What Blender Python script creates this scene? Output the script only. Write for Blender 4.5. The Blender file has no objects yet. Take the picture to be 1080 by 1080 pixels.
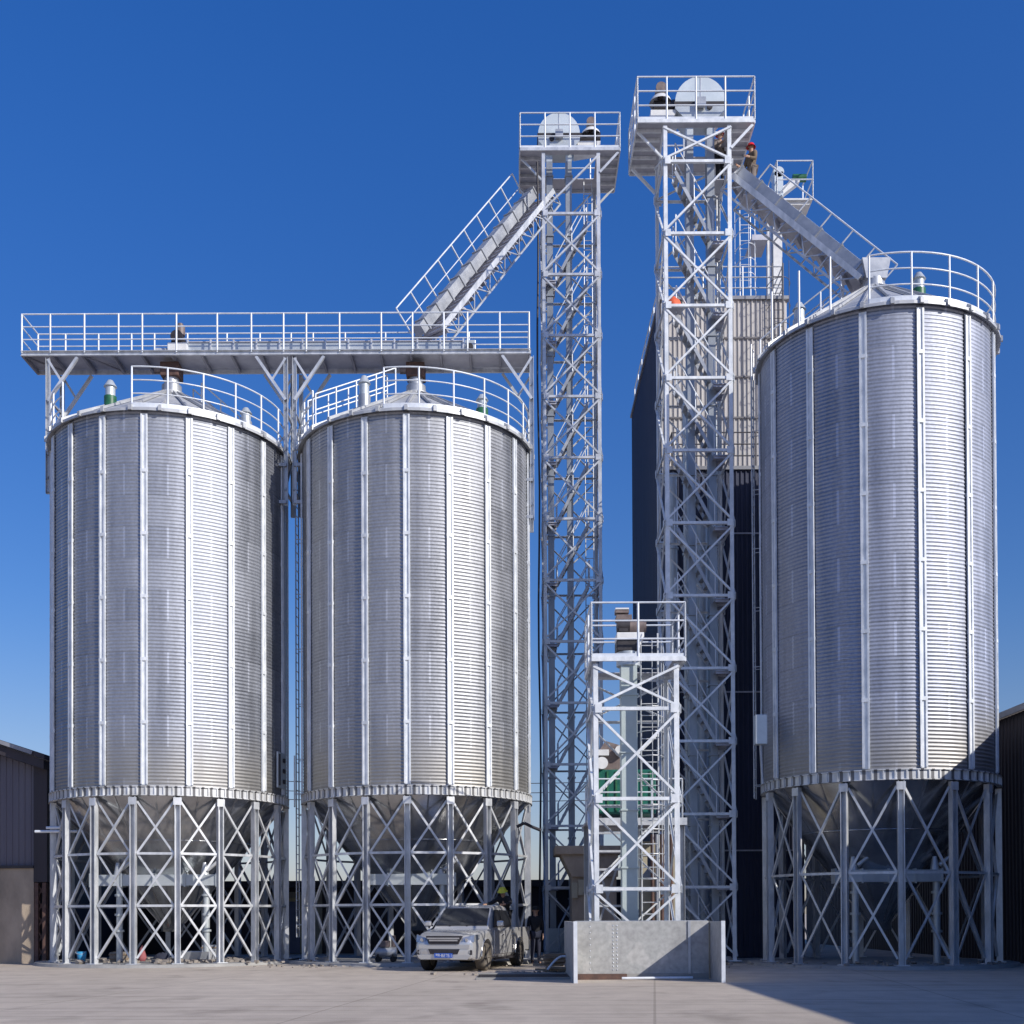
import bpy, bmesh, math, random
from mathutils import Vector, Matrix
random.seed(7)
R = math.radians
sc = bpy.context.scene
COL = sc.collection
sin, cos, pi = math.sin, math.cos, math.pi

# ------------------------------------------------------------------ camera
F, CXP, CYP, PITCH, ROLL, CAMZ = 1243.0, 540.0, 949.6, 0.0122, 0.0045, 1.5
def at(px, py, Y):
    """real-world point seen at a photo pixel, at a surveyed distance Y"""
    xr, yr = px - CXP, -(py - CYP)
    x = (xr * cos(ROLL) + yr * sin(ROLL)) / F
    y = (-xr * sin(ROLL) + yr * cos(ROLL)) / F
    d = Vector((x, cos(PITCH) - y * sin(PITCH), sin(PITCH) + y * cos(PITCH)))
    t = Y / d.y
    return Vector((d.x * t, Y, CAMZ + d.z * t))

cam = bpy.data.cameras.new('camera'); camo = bpy.data.objects.new('camera', cam); COL.objects.link(camo)
X0 = Vector((1, 0, 0)); U0 = Vector((0, -sin(PITCH), cos(PITCH))); FW = Vector((0, cos(PITCH), sin(PITCH)))
Xc = X0 * cos(ROLL) - U0 * sin(ROLL); Yc = X0 * sin(ROLL) + U0 * cos(ROLL); Zc = -FW
camo.matrix_world = Matrix(((Xc.x, Yc.x, Zc.x, 0), (Xc.y, Yc.y, Zc.y, 0), (Xc.z, Yc.z, Zc.z, CAMZ), (0, 0, 0, 1)))
cam.sensor_width = 36; cam.lens = 36 * F / 1080; cam.shift_y = (CYP - 540) / 1080
cam.clip_end = 6000; cam.clip_start = 0.1
sc.camera = camo

# ------------------------------------------------------------------ materials
def newmat(name):
    m = bpy.data.materials.new(name); m.use_nodes = True
    return m, m.node_tree.nodes, m.node_tree.links, m.node_tree.nodes['Principled BSDF']
def ramp(n, stops):
    e = n.color_ramp.elements
    while len(e) > 1: e.remove(e[-1])
    e[0].position, e[0].color = stops[0][0], (*stops[0][1], 1)
    for p, c in stops[1:]:
        k = e.new(p); k.color = (*c, 1)
def mat(name, c1, c2=None, scale=2.0, metal=0.0, rough=0.6, rvar=0.1, bump=0.0, bscale=40, coord='Object', stretch=(1, 1, 1), spec=None):
    m, N, L, B = newmat(name)
    c2 = c2 or tuple(x * 0.8 for x in c1)
    tc = N.new('ShaderNodeTexCoord'); mp = N.new('ShaderNodeMapping'); mp.inputs['Scale'].default_value = stretch
    L.new(tc.outputs[coord], mp.inputs[0])
    no = N.new('ShaderNodeTexNoise'); no.inputs['Scale'].default_value = scale; no.inputs['Detail'].default_value = 6; no.inputs['Roughness'].default_value = .65
    L.new(mp.outputs[0], no.inputs['Vector'])
    cr = N.new('ShaderNodeValToRGB'); ramp(cr, [(.3, c2), (.68, c1)]); L.new(no.outputs[0], cr.inputs[0]); L.new(cr.outputs[0], B.inputs['Base Color'])
    mr = N.new('ShaderNodeMapRange'); mr.inputs[3].default_value = max(0, rough - rvar); mr.inputs[4].default_value = min(1, rough + rvar)
    L.new(no.outputs[0], mr.inputs[0]); L.new(mr.outputs[0], B.inputs['Roughness'])
    B.inputs['Metallic'].default_value = metal
    if spec is not None: B.inputs['Specular IOR Level'].default_value = spec
    if bump:
        n2 = N.new('ShaderNodeTexNoise'); n2.inputs['Scale'].default_value = bscale; n2.inputs['Detail'].default_value = 4
        L.new(mp.outputs[0], n2.inputs['Vector'])
        bp = N.new('ShaderNodeBump'); bp.inputs['Strength'].default_value = bump; bp.inputs['Distance'].default_value = .02
        L.new(n2.outputs[0], bp.inputs['Height']); L.new(bp.outputs[0], B.inputs['Normal'])
    return m

M = {}
M['zinc'] = mat('galvanised_steel', (.72, .73, .75), (.44, .46, .48), 2.6, .38, .42, .12, spec=.6, stretch=(1.6, 1.6, .7))
M['zinc_bright'] = mat('lit_zinc', (.86, .88, .90), (.58, .61, .64), 3.4, .15, .45, .12, stretch=(1.5, 1.5, .8))  # paler copy of the zinc: sunlight on the towers put into the colour
M['zinc_dull'] = mat('dull_zinc', (.50, .52, .55), (.32, .34, .38), 2.2, .45, .45, .12)
M['zinc_panel'] = mat('zinc_duct', (.60, .64, .66), (.44, .48, .50), 1.6, .35, .4, .1)
M['deck'] = mat('walkway_plate', (.58, .58, .62), (.40, .40, .45), 2, .4, .5, .1)
M['rail'] = mat('rail_paint', (.78, .81, .85), (.56, .60, .66), 2.5, .12, .4, .1)
M['dark'] = mat('dark_steel', (.05, .045, .05), (.025, .022, .025), 4, .2, .55, .1)
M['rust'] = mat('rusty_brown', (.16, .09, .07), (.07, .045, .04), 6, .2, .75, .1)
M['motor_green'] = mat('motor_green', (.03, .16, .07), (.015, .08, .04), 6, .0, .45, .1)
M['green'] = mat('machine_green', (.008, .15, .105), (.005, .08, .06), 2.5, .0, .45, .1)
M['brown_motor'] = mat('brown_motor', (.24, .19, .17), (.12, .09, .09), 5, .1, .55, .1)
M['white'] = mat('white_paint', (.80, .80, .78), (.62, .62, .62), 3, .0, .4, .1)
M['concrete'] = mat('concrete', (.36, .35, .33), (.24, .235, .225), 1.4, 0, .85, .1, .25, 30)
M['concrete_dirty'] = mat('dirty_concrete', (.46, .37, .28), (.24, .195, .15), 1.1, 0, .9, .1, .3, 20, stretch=(1, 1, .45))
M['beige'] = mat('beige_render', (.42, .38, .28), (.32, .29, .22), 2, 0, .85, .1, .1)
M['navy'] = mat('navy_cladding', (.052, .060, .105), (.034, .040, .070), .6, .1, .5, .08, stretch=(3, 3, .3))
M['beige_clad'] = mat('cream_cladding', (.54, .51, .49), (.42, .40, .385), .7, .1, .5, .08, stretch=(3, 3, .3))
M['mauve_clad'] = mat('grey_mauve_cladding', (.14, .13, .155), (.11, .10, .125), .7, .1, .55, .08, stretch=(3, 3, .3))
M['brown_clad'] = mat('dark_brown_cladding', (.05, .04, .048), (.03, .025, .03), .7, .05, .6, .08, stretch=(3, 3, .3))
M['roof_sheet'] = mat('roof_sheet', (.32, .33, .35), (.22, .22, .25), 1.2, .3, .5, .1)
M['rubber'] = mat('tyre_rubber', (.028, .026, .025), (.018, .017, .017), 8, 0, .85, .05)
M['dusty_rubber'] = mat('dusty_tyre', (.16, .135, .105), (.06, .052, .045), 6, 0, .9, .05)
M['carpaint'] = mat('champagne_car_paint', (.64, .63, .62), (.59, .58, .57), 1.4, .55, .26, .06)
M['glass'] = mat('dark_glass', (.018, .02, .024), (.014, .016, .02), 2, .0, .06, .03, spec=.8)
M['chrome'] = mat('chrome', (.75, .76, .78), (.6, .6, .63), 3, .95, .16, .05)
M['lamp'] = mat('lamp_lens', (.55, .57, .6), (.3, .31, .33), 14, .6, .12, .05)
M['plate_blue'] = mat('plate_blue', (.03, .12, .55), (.02, .09, .42), 3, 0, .4, .1)
M['orange'] = mat('orange_tarp', (.80, .14, .05), (.55, .09, .04), 5, 0, .7, .1)
M['red'] = mat('red_helmet', (.70, .02, .02), (.5, .015, .015), 5, 0, .3, .05)
M['yellow'] = mat('yellow_helmet', (.65, .62, .04), (.5, .46, .03), 5, 0, .3, .05)
M['skin'] = mat('skin', (.42, .25, .17), (.34, .19, .13), 5, 0, .55, .05)
M['cloth_black'] = mat('black_cloth', (.018, .018, .022), (.01, .01, .013), 8, 0, .9, .05)
M['cloth_brown'] = mat('brown_cloth', (.20, .15, .10), (.09, .065, .05), 8, 0, .9, .05)
M['cloth_navy'] = mat('navy_cloth', (.03, .035, .06), (.02, .022, .04), 8, 0, .9, .05)
M['cloth_grey'] = mat('grey_cloth', (.22, .18, .16), (.12, .10, .09), 8, 0, .9, .05)
M['hair'] = mat('hair', (.015, .012, .01), None, 8, 0, .7, .05)
M['wood'] = mat('timber', (.34, .25, .17), (.18, .13, .09), 5, 0, .85, .05)
M['blue_plastic'] = mat('blue_plastic', (.05, .35, .62), (.04, .25, .5), 5, 0, .4, .05)
M['pink'] = mat('pink_sack', (.42, .13, .14), (.28, .09, .1), 8, 0, .8, .05)
M['debris'] = mat('rubble', (.36, .32, .28), (.16, .14, .125), 6, 0, .9, .05)
M['cream'] = mat('cream_frame', (.55, .46, .24), (.4, .33, .17), 4, 0, .6, .1)
M['door_blue'] = mat('door_blue_grey', (.14, .16, .24), (.10, .12, .18), 3, 0, .5, .1)

def ring_mat(name, n, phase):
    m, N, L, B = newmat(name); tc = N.new('ShaderNodeTexCoord'); sp = N.new('ShaderNodeSeparateXYZ'); L.new(tc.outputs['Object'], sp.inputs[0])
    ng = N.new('ShaderNodeMath'); ng.operation = 'MULTIPLY'; ng.inputs[1].default_value = -1; L.new(sp.outputs[1], ng.inputs[0])
    at2 = N.new('ShaderNodeMath'); at2.operation = 'ARCTAN2'; L.new(sp.outputs[0], at2.inputs[0]); L.new(ng.outputs[0], at2.inputs[1])
    k = N.new('ShaderNodeMath'); k.operation = 'MULTIPLY_ADD'; k.inputs[1].default_value = n / (2 * pi); k.inputs[2].default_value = 500 - phase * n / (2 * pi); L.new(at2.outputs[0], k.inputs[0])
    f = N.new('ShaderNodeMath'); f.operation = 'FRACT'; L.new(k.outputs[0], f.inputs[0])
    no = N.new('ShaderNodeTexNoise'); no.inputs['Scale'].default_value = 2.5; no.inputs['Detail'].default_value = 5; L.new(tc.outputs['Object'], no.inputs['Vector'])
    cr = N.new('ShaderNodeValToRGB'); ramp(cr, [(.0, (.72, .73, .74)), (.66, (.72, .73, .74)), (.70, (.17, .17, .18)), (.97, (.17, .17, .18)), (1.0, (.72, .73, .74))]); L.new(f.outputs[0], cr.inputs[0])
    c2 = N.new('ShaderNodeValToRGB'); ramp(c2, [(.3, (.7, .69, .66)), (.65, (1, 1, 1))]); L.new(no.outputs[0], c2.inputs[0])
    x = N.new('ShaderNodeMixRGB'); x.blend_type = 'MULTIPLY'; x.inputs[0].default_value = 1; L.new(cr.outputs[0], x.inputs[1]); L.new(c2.outputs[0], x.inputs[2]); L.new(x.outputs[0], B.inputs['Base Color'])
    B.inputs['Metallic'].default_value = .25; B.inputs['Roughness'].default_value = .42
    return m
M['rim'] = mat('dusty_alloy', (.30, .27, .23), (.14, .12, .10), 6, .3, .55, .1)
def silo_mat(name, nseg, phase, tint=(1, 1, 1), seed=0, ringz=5.2):
    """ribbed galvanised sheet: each bolted sheet has its own spangle, tone and age"""
    m, N, L, B = newmat(name)
    tc = N.new('ShaderNodeTexCoord'); sp = N.new('ShaderNodeSeparateXYZ'); L.new(tc.outputs['Object'], sp.inputs[0])
    def MA(op, a, b=None):
        n = N.new('ShaderNodeMath'); n.operation = op
        for i, v in enumerate((a, b)):
            if v is None: continue
            if isinstance(v, (int, float)): n.inputs[i].default_value = v
            else: L.new(v, n.inputs[i])
        return n.outputs[0]
    ang = MA('ARCTAN2', sp.outputs[0], MA('MULTIPLY', sp.outputs[1], -1))
    row = MA('FLOOR', MA('DIVIDE', sp.outputs[2], .93))
    odd = MA('MULTIPLY', MA('MODULO', row, 2), .5)
    u = MA('ADD', MA('MULTIPLY', MA('SUBTRACT', ang, phase), nseg / (2 * pi)), odd)
    col = MA('FLOOR', u)
    cb = N.new('ShaderNodeCombineXYZ'); cb.inputs[2].default_value = seed * 3.7 + .5; L.new(col, cb.inputs[0]); L.new(row, cb.inputs[1])
    wn = N.new('ShaderNodeTexWhiteNoise'); wn.noise_dimensions = '3D'; L.new(cb.outputs[0], wn.inputs[0])
    # panel column tone (each bay between stiffeners reads differently)
    bay = MA('FLOOR', MA('MULTIPLY', MA('SUBTRACT', ang, phase), nseg / (2 * pi)))
    cb2 = N.new('ShaderNodeCombineXYZ'); L.new(bay, cb2.inputs[0]); cb2.inputs[1].default_value = 5.5 + seed
    wn2 = N.new('ShaderNodeTexWhiteNoise'); wn2.noise_dimensions = '3D'; L.new(cb2.outputs[0], wn2.inputs[0])
    # seam line, a bright overlap strip in every second course
    fr = MA('FRACT', u)
    seam = MA('LESS_THAN', MA('ABSOLUTE', MA('SUBTRACT', fr, .5)), .0)
    s1 = MA('MULTIPLY', MA('LESS_THAN', fr, .045), MA('GREATER_THAN', odd, .25))
    frz = MA('FRACT', MA('DIVIDE', sp.outputs[2], .93)); hz = MA('LESS_THAN', frz, .03)
    no = N.new('ShaderNodeTexNoise'); no.inputs['Scale'].default_value = 1.3; no.inputs['Detail'].default_value = 7
    mp = N.new('ShaderNodeMapping'); mp.inputs['Scale'].default_value = (2.5, 2.5, .16); mp.inputs['Location'].default_value = (seed * 9.1, seed * 4.3, seed * 2.2); L.new(tc.outputs['Object'], mp.inputs[0]); L.new(mp.outputs[0], no.inputs['Vector'])
    no2 = N.new('ShaderNodeTexNoise'); no2.inputs['Scale'].default_value = 14; no2.inputs['Detail'].default_value = 3; L.new(tc.outputs['Object'], no2.inputs['Vector'])
    v = MA('ADD', .275, MA('MULTIPLY', wn.outputs[0], .045))
    v = MA('ADD', v, MA('MULTIPLY', wn2.outputs[0], .13))
    v = MA('ADD', v, MA('MULTIPLY', MA('SUBTRACT', no.outputs[0], .5), .30))
    v = MA('ADD', v, MA('MULTIPLY', MA('SUBTRACT', no2.outputs[0], .5), .2))
    v = MA('ADD', v, MA('MULTIPLY', s1, .14))
    v = MA('SUBTRACT', v, MA('MULTIPLY', hz, .06))
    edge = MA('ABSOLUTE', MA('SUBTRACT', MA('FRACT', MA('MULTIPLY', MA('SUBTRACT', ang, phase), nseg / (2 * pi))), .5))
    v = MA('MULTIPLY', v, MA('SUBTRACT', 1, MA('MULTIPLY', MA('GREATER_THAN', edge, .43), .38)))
    mx = N.new('ShaderNodeCombineXYZ')
    for i in range(3): L.new(MA('MULTIPLY', v, tint[i] * (.94, .985, 1.07)[i]), mx.inputs[i])
    # dust and run-off marks near the bottom ring
    mrz = N.new('ShaderNodeMapRange'); mrz.inputs[1].default_value = ringz + 1.5; mrz.inputs[2].default_value = ringz; L.new(MA('ADD', sp.outputs[2], MA('MULTIPLY', no.outputs[0], -1.2)), mrz.inputs[0])
    dm = N.new('ShaderNodeMixRGB'); dm.inputs[2].default_value = (.34, .32, .28, 1); L.new(MA('MULTIPLY', mrz.outputs[0], .6), dm.inputs[0]); L.new(mx.outputs[0], dm.inputs[1])
    L.new(dm.outputs[0], B.inputs['Base Color'])
    B.inputs['Metallic'].default_value = .84
    r = MA('ADD', .50, MA('MULTIPLY', wn.outputs[0], .07)); r = MA('ADD', r, MA('MULTIPLY', wn2.outputs[0], .08))
    r = MA('ADD', r, MA('MULTIPLY', MA('SUBTRACT', no.outputs[0], .5), .25))
    L.new(r, B.inputs['Roughness'])
    return m

def ground_mat():
    m, N, L, B = newmat('yard_concrete')
    tc = N.new('ShaderNodeTexCoord')
    def noise(s, st=(1, 1, 1), d=6):
        mp = N.new('ShaderNodeMapping'); mp.inputs['Scale'].default_value = st; L.new(tc.outputs['Object'], mp.inputs[0])
        n = N.new('ShaderNodeTexNoise'); n.inputs['Scale'].default_value = s; n.inputs['Detail'].default_value = d; n.inputs['Roughness'].default_value = .6
        L.new(mp.outputs[0], n.inputs['Vector']); return n
    a = noise(.22, (1, .45, 1)); b = noise(1.6, (1, .6, 1)); c = noise(45)
    cr = N.new('ShaderNodeValToRGB'); ramp(cr, [(.25, (.49, .42, .335)), (.5, (.56, .48, .39)), (.75, (.63, .55, .45))]); L.new(a.outputs[0], cr.inputs[0])
    cr2 = N.new('ShaderNodeValToRGB'); ramp(cr2, [(.3, (.84, .83, .83)), (.6, (1, 1, 1))]); L.new(b.outputs[0], cr2.inputs[0])
    cr3 = N.new('ShaderNodeValToRGB'); ramp(cr3, [(.35, (.86, .86, .86)), (.6, (1, 1, 1))]); L.new(c.outputs[0], cr3.inputs[0])
    x = N.new('ShaderNodeMixRGB'); x.blend_type = 'MULTIPLY'; x.inputs[0].default_value = 1; L.new(cr.outputs[0], x.inputs[1]); L.new(cr2.outputs[0], x.inputs[2])
    y = N.new('ShaderNodeMixRGB'); y.blend_type = 'MULTIPLY'; y.inputs[0].default_value = 1; L.new(x.outputs[0], y.inputs[1]); L.new(cr3.outputs[0], y.inputs[2])
    
    bk = N.new('ShaderNodeTexBrick'); bk.offset = 0; bk.inputs['Scale'].default_value = 1; bk.inputs['Brick Width'].default_value = 5.2; bk.inputs['Row Height'].default_value = 4.1; bk.inputs['Mortar Size'].default_value = .022
    bk.inputs['Color1'].default_value = (1, 1, 1, 1); bk.inputs['Color2'].default_value = (.93, .93, .93, 1); bk.inputs['Mortar'].default_value = (.62, .61, .6, 1)
    mb_ = N.new('ShaderNodeMapping'); mb_.inputs['Rotation'].default_value = (0, 0, .12); L.new(tc.outputs['Object'], mb_.inputs[0]); L.new(mb_.outputs[0], bk.inputs['Vector'])
    st = noise(.55, (1, .8, 1), 3); crs = N.new('ShaderNodeValToRGB'); ramp(crs, [(.26, (.56, .55, .54)), (.42, (1, 1, 1))]); L.new(st.outputs[0], crs.inputs[0])
    ty = noise(1.1, (.06, 3.2, 1), 4); crt = N.new('ShaderNodeValToRGB'); ramp(crt, [(.36, (.76, .75, .745)), (.48, (1, 1, 1)), (.62, (1.0, 1.0, 1.0)), (.72, (1.15, 1.14, 1.12))]); L.new(ty.outputs[0], crt.inputs[0])
    prev = y
    for q in (bk, crs, crt):
        z_ = N.new('ShaderNodeMixRGB'); z_.blend_type = 'MULTIPLY'; z_.inputs[0].default_value = .75; L.new(prev.outputs[0], z_.inputs[1]); L.new(q.outputs[0], z_.inputs[2]); prev = z_
    L.new(prev.outputs[0], B.inputs['Base Color']); B.inputs['Roughness'].default_value = .88
    bp = N.new('ShaderNodeBump'); bp.inputs['Strength'].default_value = .5; bp.inputs['Distance'].default_value = .02
    L.new(c.outputs[0], bp.inputs['Height']); L.new(bp.outputs[0], B.inputs['Normal'])
    return m
M['ground'] = ground_mat()

# ------------------------------------------------------------------ mesh builder
class MB:
    def __init__(s): s.v, s.f, s.sm = [], [], []
    def add(s, vs, fs, smooth=False):
        o = len(s.v); s.v += [Vector(v) for v in vs]
        for f in fs: s.f.append([i + o for i in f]); s.sm.append(smooth)
        return s
    def box(s, c, d, rz=0, ax=None):
        c = Vector(c); x, y, z = d[0] / 2, d[1] / 2, d[2] / 2
        if ax is None: ax = (Vector((cos(rz), sin(rz), 0)), Vector((-sin(rz), cos(rz), 0)), Vector((0, 0, 1)))
        vs = [c + ax[0] * (x * i) + ax[1] * (y * j) + ax[2] * (z * k) for i in (-1, 1) for j in (-1, 1) for k in (-1, 1)]
        return s.add(vs, [(0, 1, 3, 2), (4, 6, 7, 5), (0, 4, 5, 1), (2, 3, 7, 6), (0, 2, 6, 4), (1, 5, 7, 3)])
    def bb(s, x0, x1, y0, y1, z0, z1): return s.box(((x0 + x1) / 2, (y0 + y1) / 2, (z0 + z1) / 2), (x1 - x0, y1 - y0, z1 - z0))
    def frame(s, p, q, hint):
        d = (q - p).normalized(); h = Vector(hint)
        u = h - d * h.dot(d)
        if u.length < 1e-4: u = Vector((1, 0, 0)) - d * d.x
        if u.length < 1e-4: u = Vector((0, 1, 0))
        u.normalize(); return d, u, d.cross(u)
    def beam(s, p, q, w, h, hint=(0, 0, 1)):
        p, q = Vector(p), Vector(q); d, u, v = s.frame(p, q, hint)
        return s.box((p + q) / 2, ((q - p).length, h, w), ax=(d, u, v))
    def angle(s, p, q, w, t=.012, hint=(0, -1, 0), flip=1):
        """steel angle section: one leaf facing the hint, one leaf running back from its edge"""
        p, q = Vector(p), Vector(q); d, u, v = s.frame(p, q, hint); L_ = (q - p).length; c = (p + q) / 2
        s.box(c, (L_, t, w), ax=(d, u, v))
        s.box(c - u * (w / 2 + t / 2) + v * (flip * (w / 2 - t / 2)), (L_, w, t), ax=(d, u, v)); return s
    def channel(s, p, q, w, dep, t=.012, hint=(0, -1, 0)):
        """steel channel: web at the back, two flanges towards the hint"""
        p, q = Vector(p), Vector(q); d, u, v = s.frame(p, q, hint); L_ = (q - p).length; c = (p + q) / 2
        s.box(c - u * (dep / 2), (L_, t, w), ax=(d, u, v))
        for k in (-1, 1): s.box(c + v * (k * (w / 2 - t / 2)) + u * (t / 2), (L_, dep, t), ax=(d, u, v))
        return s
    def tube(s, p, q, r, n=8, r2=None, caps=True):
        p, q = Vector(p), Vector(q); d, u, v = s.frame(p, q, (0.13, .2, 1) if abs((q - p).normalized().z) < .9 else (1, 0.1, 0)); r2 = r if r2 is None else r2
        vs = [p + (u * cos(a) + v * sin(a)) * r for a in [2 * pi * i / n for i in range(n)]] + [q + (u * cos(a) + v * sin(a)) * r2 for a in [2 * pi * i / n for i in range(n)]]
        s.add(vs, [(i, (i + 1) % n, n + (i + 1) % n, n + i) for i in range(n)], True)
        if caps: s.add(vs, [tuple(range(n - 1, -1, -1)), tuple(range(n, 2 * n))])
        return s
    def path(s, pts, r, n=6):
        for a, b in zip(pts[:-1], pts[1:]): s.tube(a, b, r, n)
        return s
    def lathe(s, c, prof, n=24, a0=0, a1=2 * pi, smooth=True, axis='z'):
        c = Vector(c); full = abs(a1 - a0 - 2 * pi) < 1e-6; m = n if full else n + 1; vs = []
        for r, z in prof:
            for i in range(m):
                a = a0 + (a1 - a0) * i / n
                p = Vector((r * sin(a), -r * cos(a), z))
                if axis == 'y': p = Vector((r * sin(a), z, r * cos(a)))
                if axis == 'x': p = Vector((z, r * sin(a), r * cos(a)))
                vs.append(c + p)
        fs = []
        for j in range(len(prof) - 1):
            for i in range(n):
                k = (i + 1) % m
                fs.append((j * m + i, j * m + k, (j + 1) * m + k, (j + 1) * m + i))
        return s.add(vs, fs, smooth)
    def prism(s, poly, z0, z1, plane='xy', smooth=False):
        n = len(poly)
        def P(a, b, z): return {'xy': (a, b, z), 'xz': (a, z, b), 'yz': (z, a, b)}[plane]
        vs = [P(a, b, z0) for a, b in poly] + [P(a, b, z1) for a, b in poly]
        s.add(vs, [(i, (i + 1) % n, n + (i + 1) % n, n + i) for i in range(n)], smooth)
        return s.add(vs, [tuple(range(n - 1, -1, -1)), tuple(range(n, 2 * n))])
    def xform(s, mtx): s.v = [mtx @ v for v in s.v]; return s
    def build(s, name, m, parent=None, bevel=0, loc=None, world=True):
        if not s.v: return None
        me = bpy.data.meshes.new(name)
        o = bpy.data.objects.new(name, me); COL.objects.link(o)
        off = Vector((0, 0, 0))
        if parent is not None:
            o.parent = parent
            if world:
                q = parent
                while q is not None: off += q.location; q = q.parent
        elif loc is not None: off = Vector(loc); o.location = loc
        me.from_pydata([v - off for v in s.v], [], s.f)
        for p, k in zip(me.polygons, s.sm): p.use_smooth = k
        me.materials.append(M[m] if isinstance(m, str) else m); me.update()
        bm = bmesh.new(); bm.from_mesh(me)
        bmesh.ops.recalc_face_normals(bm, faces=bm.faces); bm.to_mesh(me); bm.free()
        if bevel:
            md = o.modifiers.new('b', 'BEVEL'); md.width = bevel; md.segments = 2; md.limit_method = 'ANGLE'
            bake(o)
        return o
def bake(o):
    dg = bpy.context.evaluated_depsgraph_get(); dg.update()
    me = bpy.data.meshes.new_from_object(o.evaluated_get(dg)); old = o.data; o.modifiers.clear(); o.data = me
    me.name = o.name
def empty(name, loc, label, cat, group=None, rz=0):
    o = bpy.data.objects.new(name, None); COL.objects.link(o); o.location = loc; o.rotation_euler = (0, 0, rz)
    o.empty_display_size = .2
    return tag(o, label, cat, group)
def tag(o, label, cat, group=None):
    o['label'] = label; o['category'] = cat
    if group: o['group'] = group
    return o
def struct(o): o['kind'] = 'structure'; return o
def copy_tree(o, parent=None):
    c = o.copy(); COL.objects.link(c)
    if parent: c.parent = parent
    for ch in list(o.children): copy_tree(ch, c)
    return c

# ------------------------------------------------------------------ world + sun
SAZ, SEL = R(52), R(30.3)            # sun stands behind the photographer, to the right
w = bpy.data.worlds.new('World'); sc.world = w; w.use_nodes = True
N = w.node_tree.nodes; bg = N['Background']; sky = N.new('ShaderNodeTexSky'); sky.sky_type = 'NISHITA'; sky.sun_disc = False
sky.sun_elevation = SEL; sky.altitude = 800; sky.air_density = 1.0; sky.dust_density = .8; sky.ozone_density = 1.6
S = Vector((sin(SAZ) * cos(SEL), -cos(SAZ) * cos(SEL), sin(SEL)))     # towards the sun
sky.sun_rotation = math.atan2(S.x, S.y)
hs_ = N.new('ShaderNodeHueSaturation'); hs_.inputs['Saturation'].default_value = 1.40; hs_.inputs['Hue'].default_value = .517; hs_.inputs['Value'].default_value = 1.06
lo_ = N.new('ShaderNodeMixRGB'); lo_.blend_type = 'MULTIPLY'; lo_.inputs[0].default_value = 1; lo_.inputs[2].default_value = (.74, .70, .86, 1)      # mauve haze low over the plain
tcw = N.new('ShaderNodeTexCoord'); sw = N.new('ShaderNodeSeparateXYZ'); mrw = N.new('ShaderNodeMapRange'); mrw.interpolation_type = 'SMOOTHSTEP'
mrw.inputs[1].default_value = .0; mrw.inputs[2].default_value = .26; mxw = N.new('ShaderNodeMixRGB')
WL = w.node_tree.links
WL.new(tcw.outputs['Generated'], sw.inputs[0]); WL.new(sw.outputs[2], mrw.inputs[0]); WL.new(mrw.outputs[0], mxw.inputs[0])
WL.new(sky.outputs[0], hs_.inputs['Color']); WL.new(sky.outputs[0], lo_.inputs[1]); WL.new(lo_.outputs[0], mxw.inputs[1]); WL.new(hs_.outputs[0], mxw.inputs[2])
mrv = N.new('ShaderNodeMapRange'); mrv.interpolation_type = 'SMOOTHSTEP'; mrv.inputs[1].default_value = .05; mrv.inputs[2].default_value = .75; mrv.inputs[3].default_value = .80; mrv.inputs[4].default_value = 1.32
vmw = N.new('ShaderNodeVectorMath'); vmw.operation = 'SCALE'; WL.new(sw.outputs[2], mrv.inputs[0]); WL.new(mxw.outputs[0], vmw.inputs[0]); WL.new(mrv.outputs[0], vmw.inputs[3])
WL.new(vmw.outputs[0], bg.inputs[0]); bg.inputs[1].default_value = .128
sl = bpy.data.lights.new('sun', 'SUN'); so = bpy.data.objects.new('sun', sl); COL.objects.link(so)
sl.energy = 4.5; sl.angle = R(.5); sl.color = (1, .95, .87)
so.rotation_euler = S.to_track_quat('Z', 'Y').to_euler(); so.location = S * 60
sc.view_settings.view_transform = 'Standard'; sc.view_settings.look = 'None'; sc.view_settings.exposure = 0; sc.view_settings.gamma = 1

# ------------------------------------------------------------------ ground
g = MB().add([(-2500, -2500, 0), (2500, -2500, 0), (2500, 2500, 0), (-2500, 2500, 0)], [(0, 1, 2, 3)]).build('ground', 'ground'); struct(g)

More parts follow.
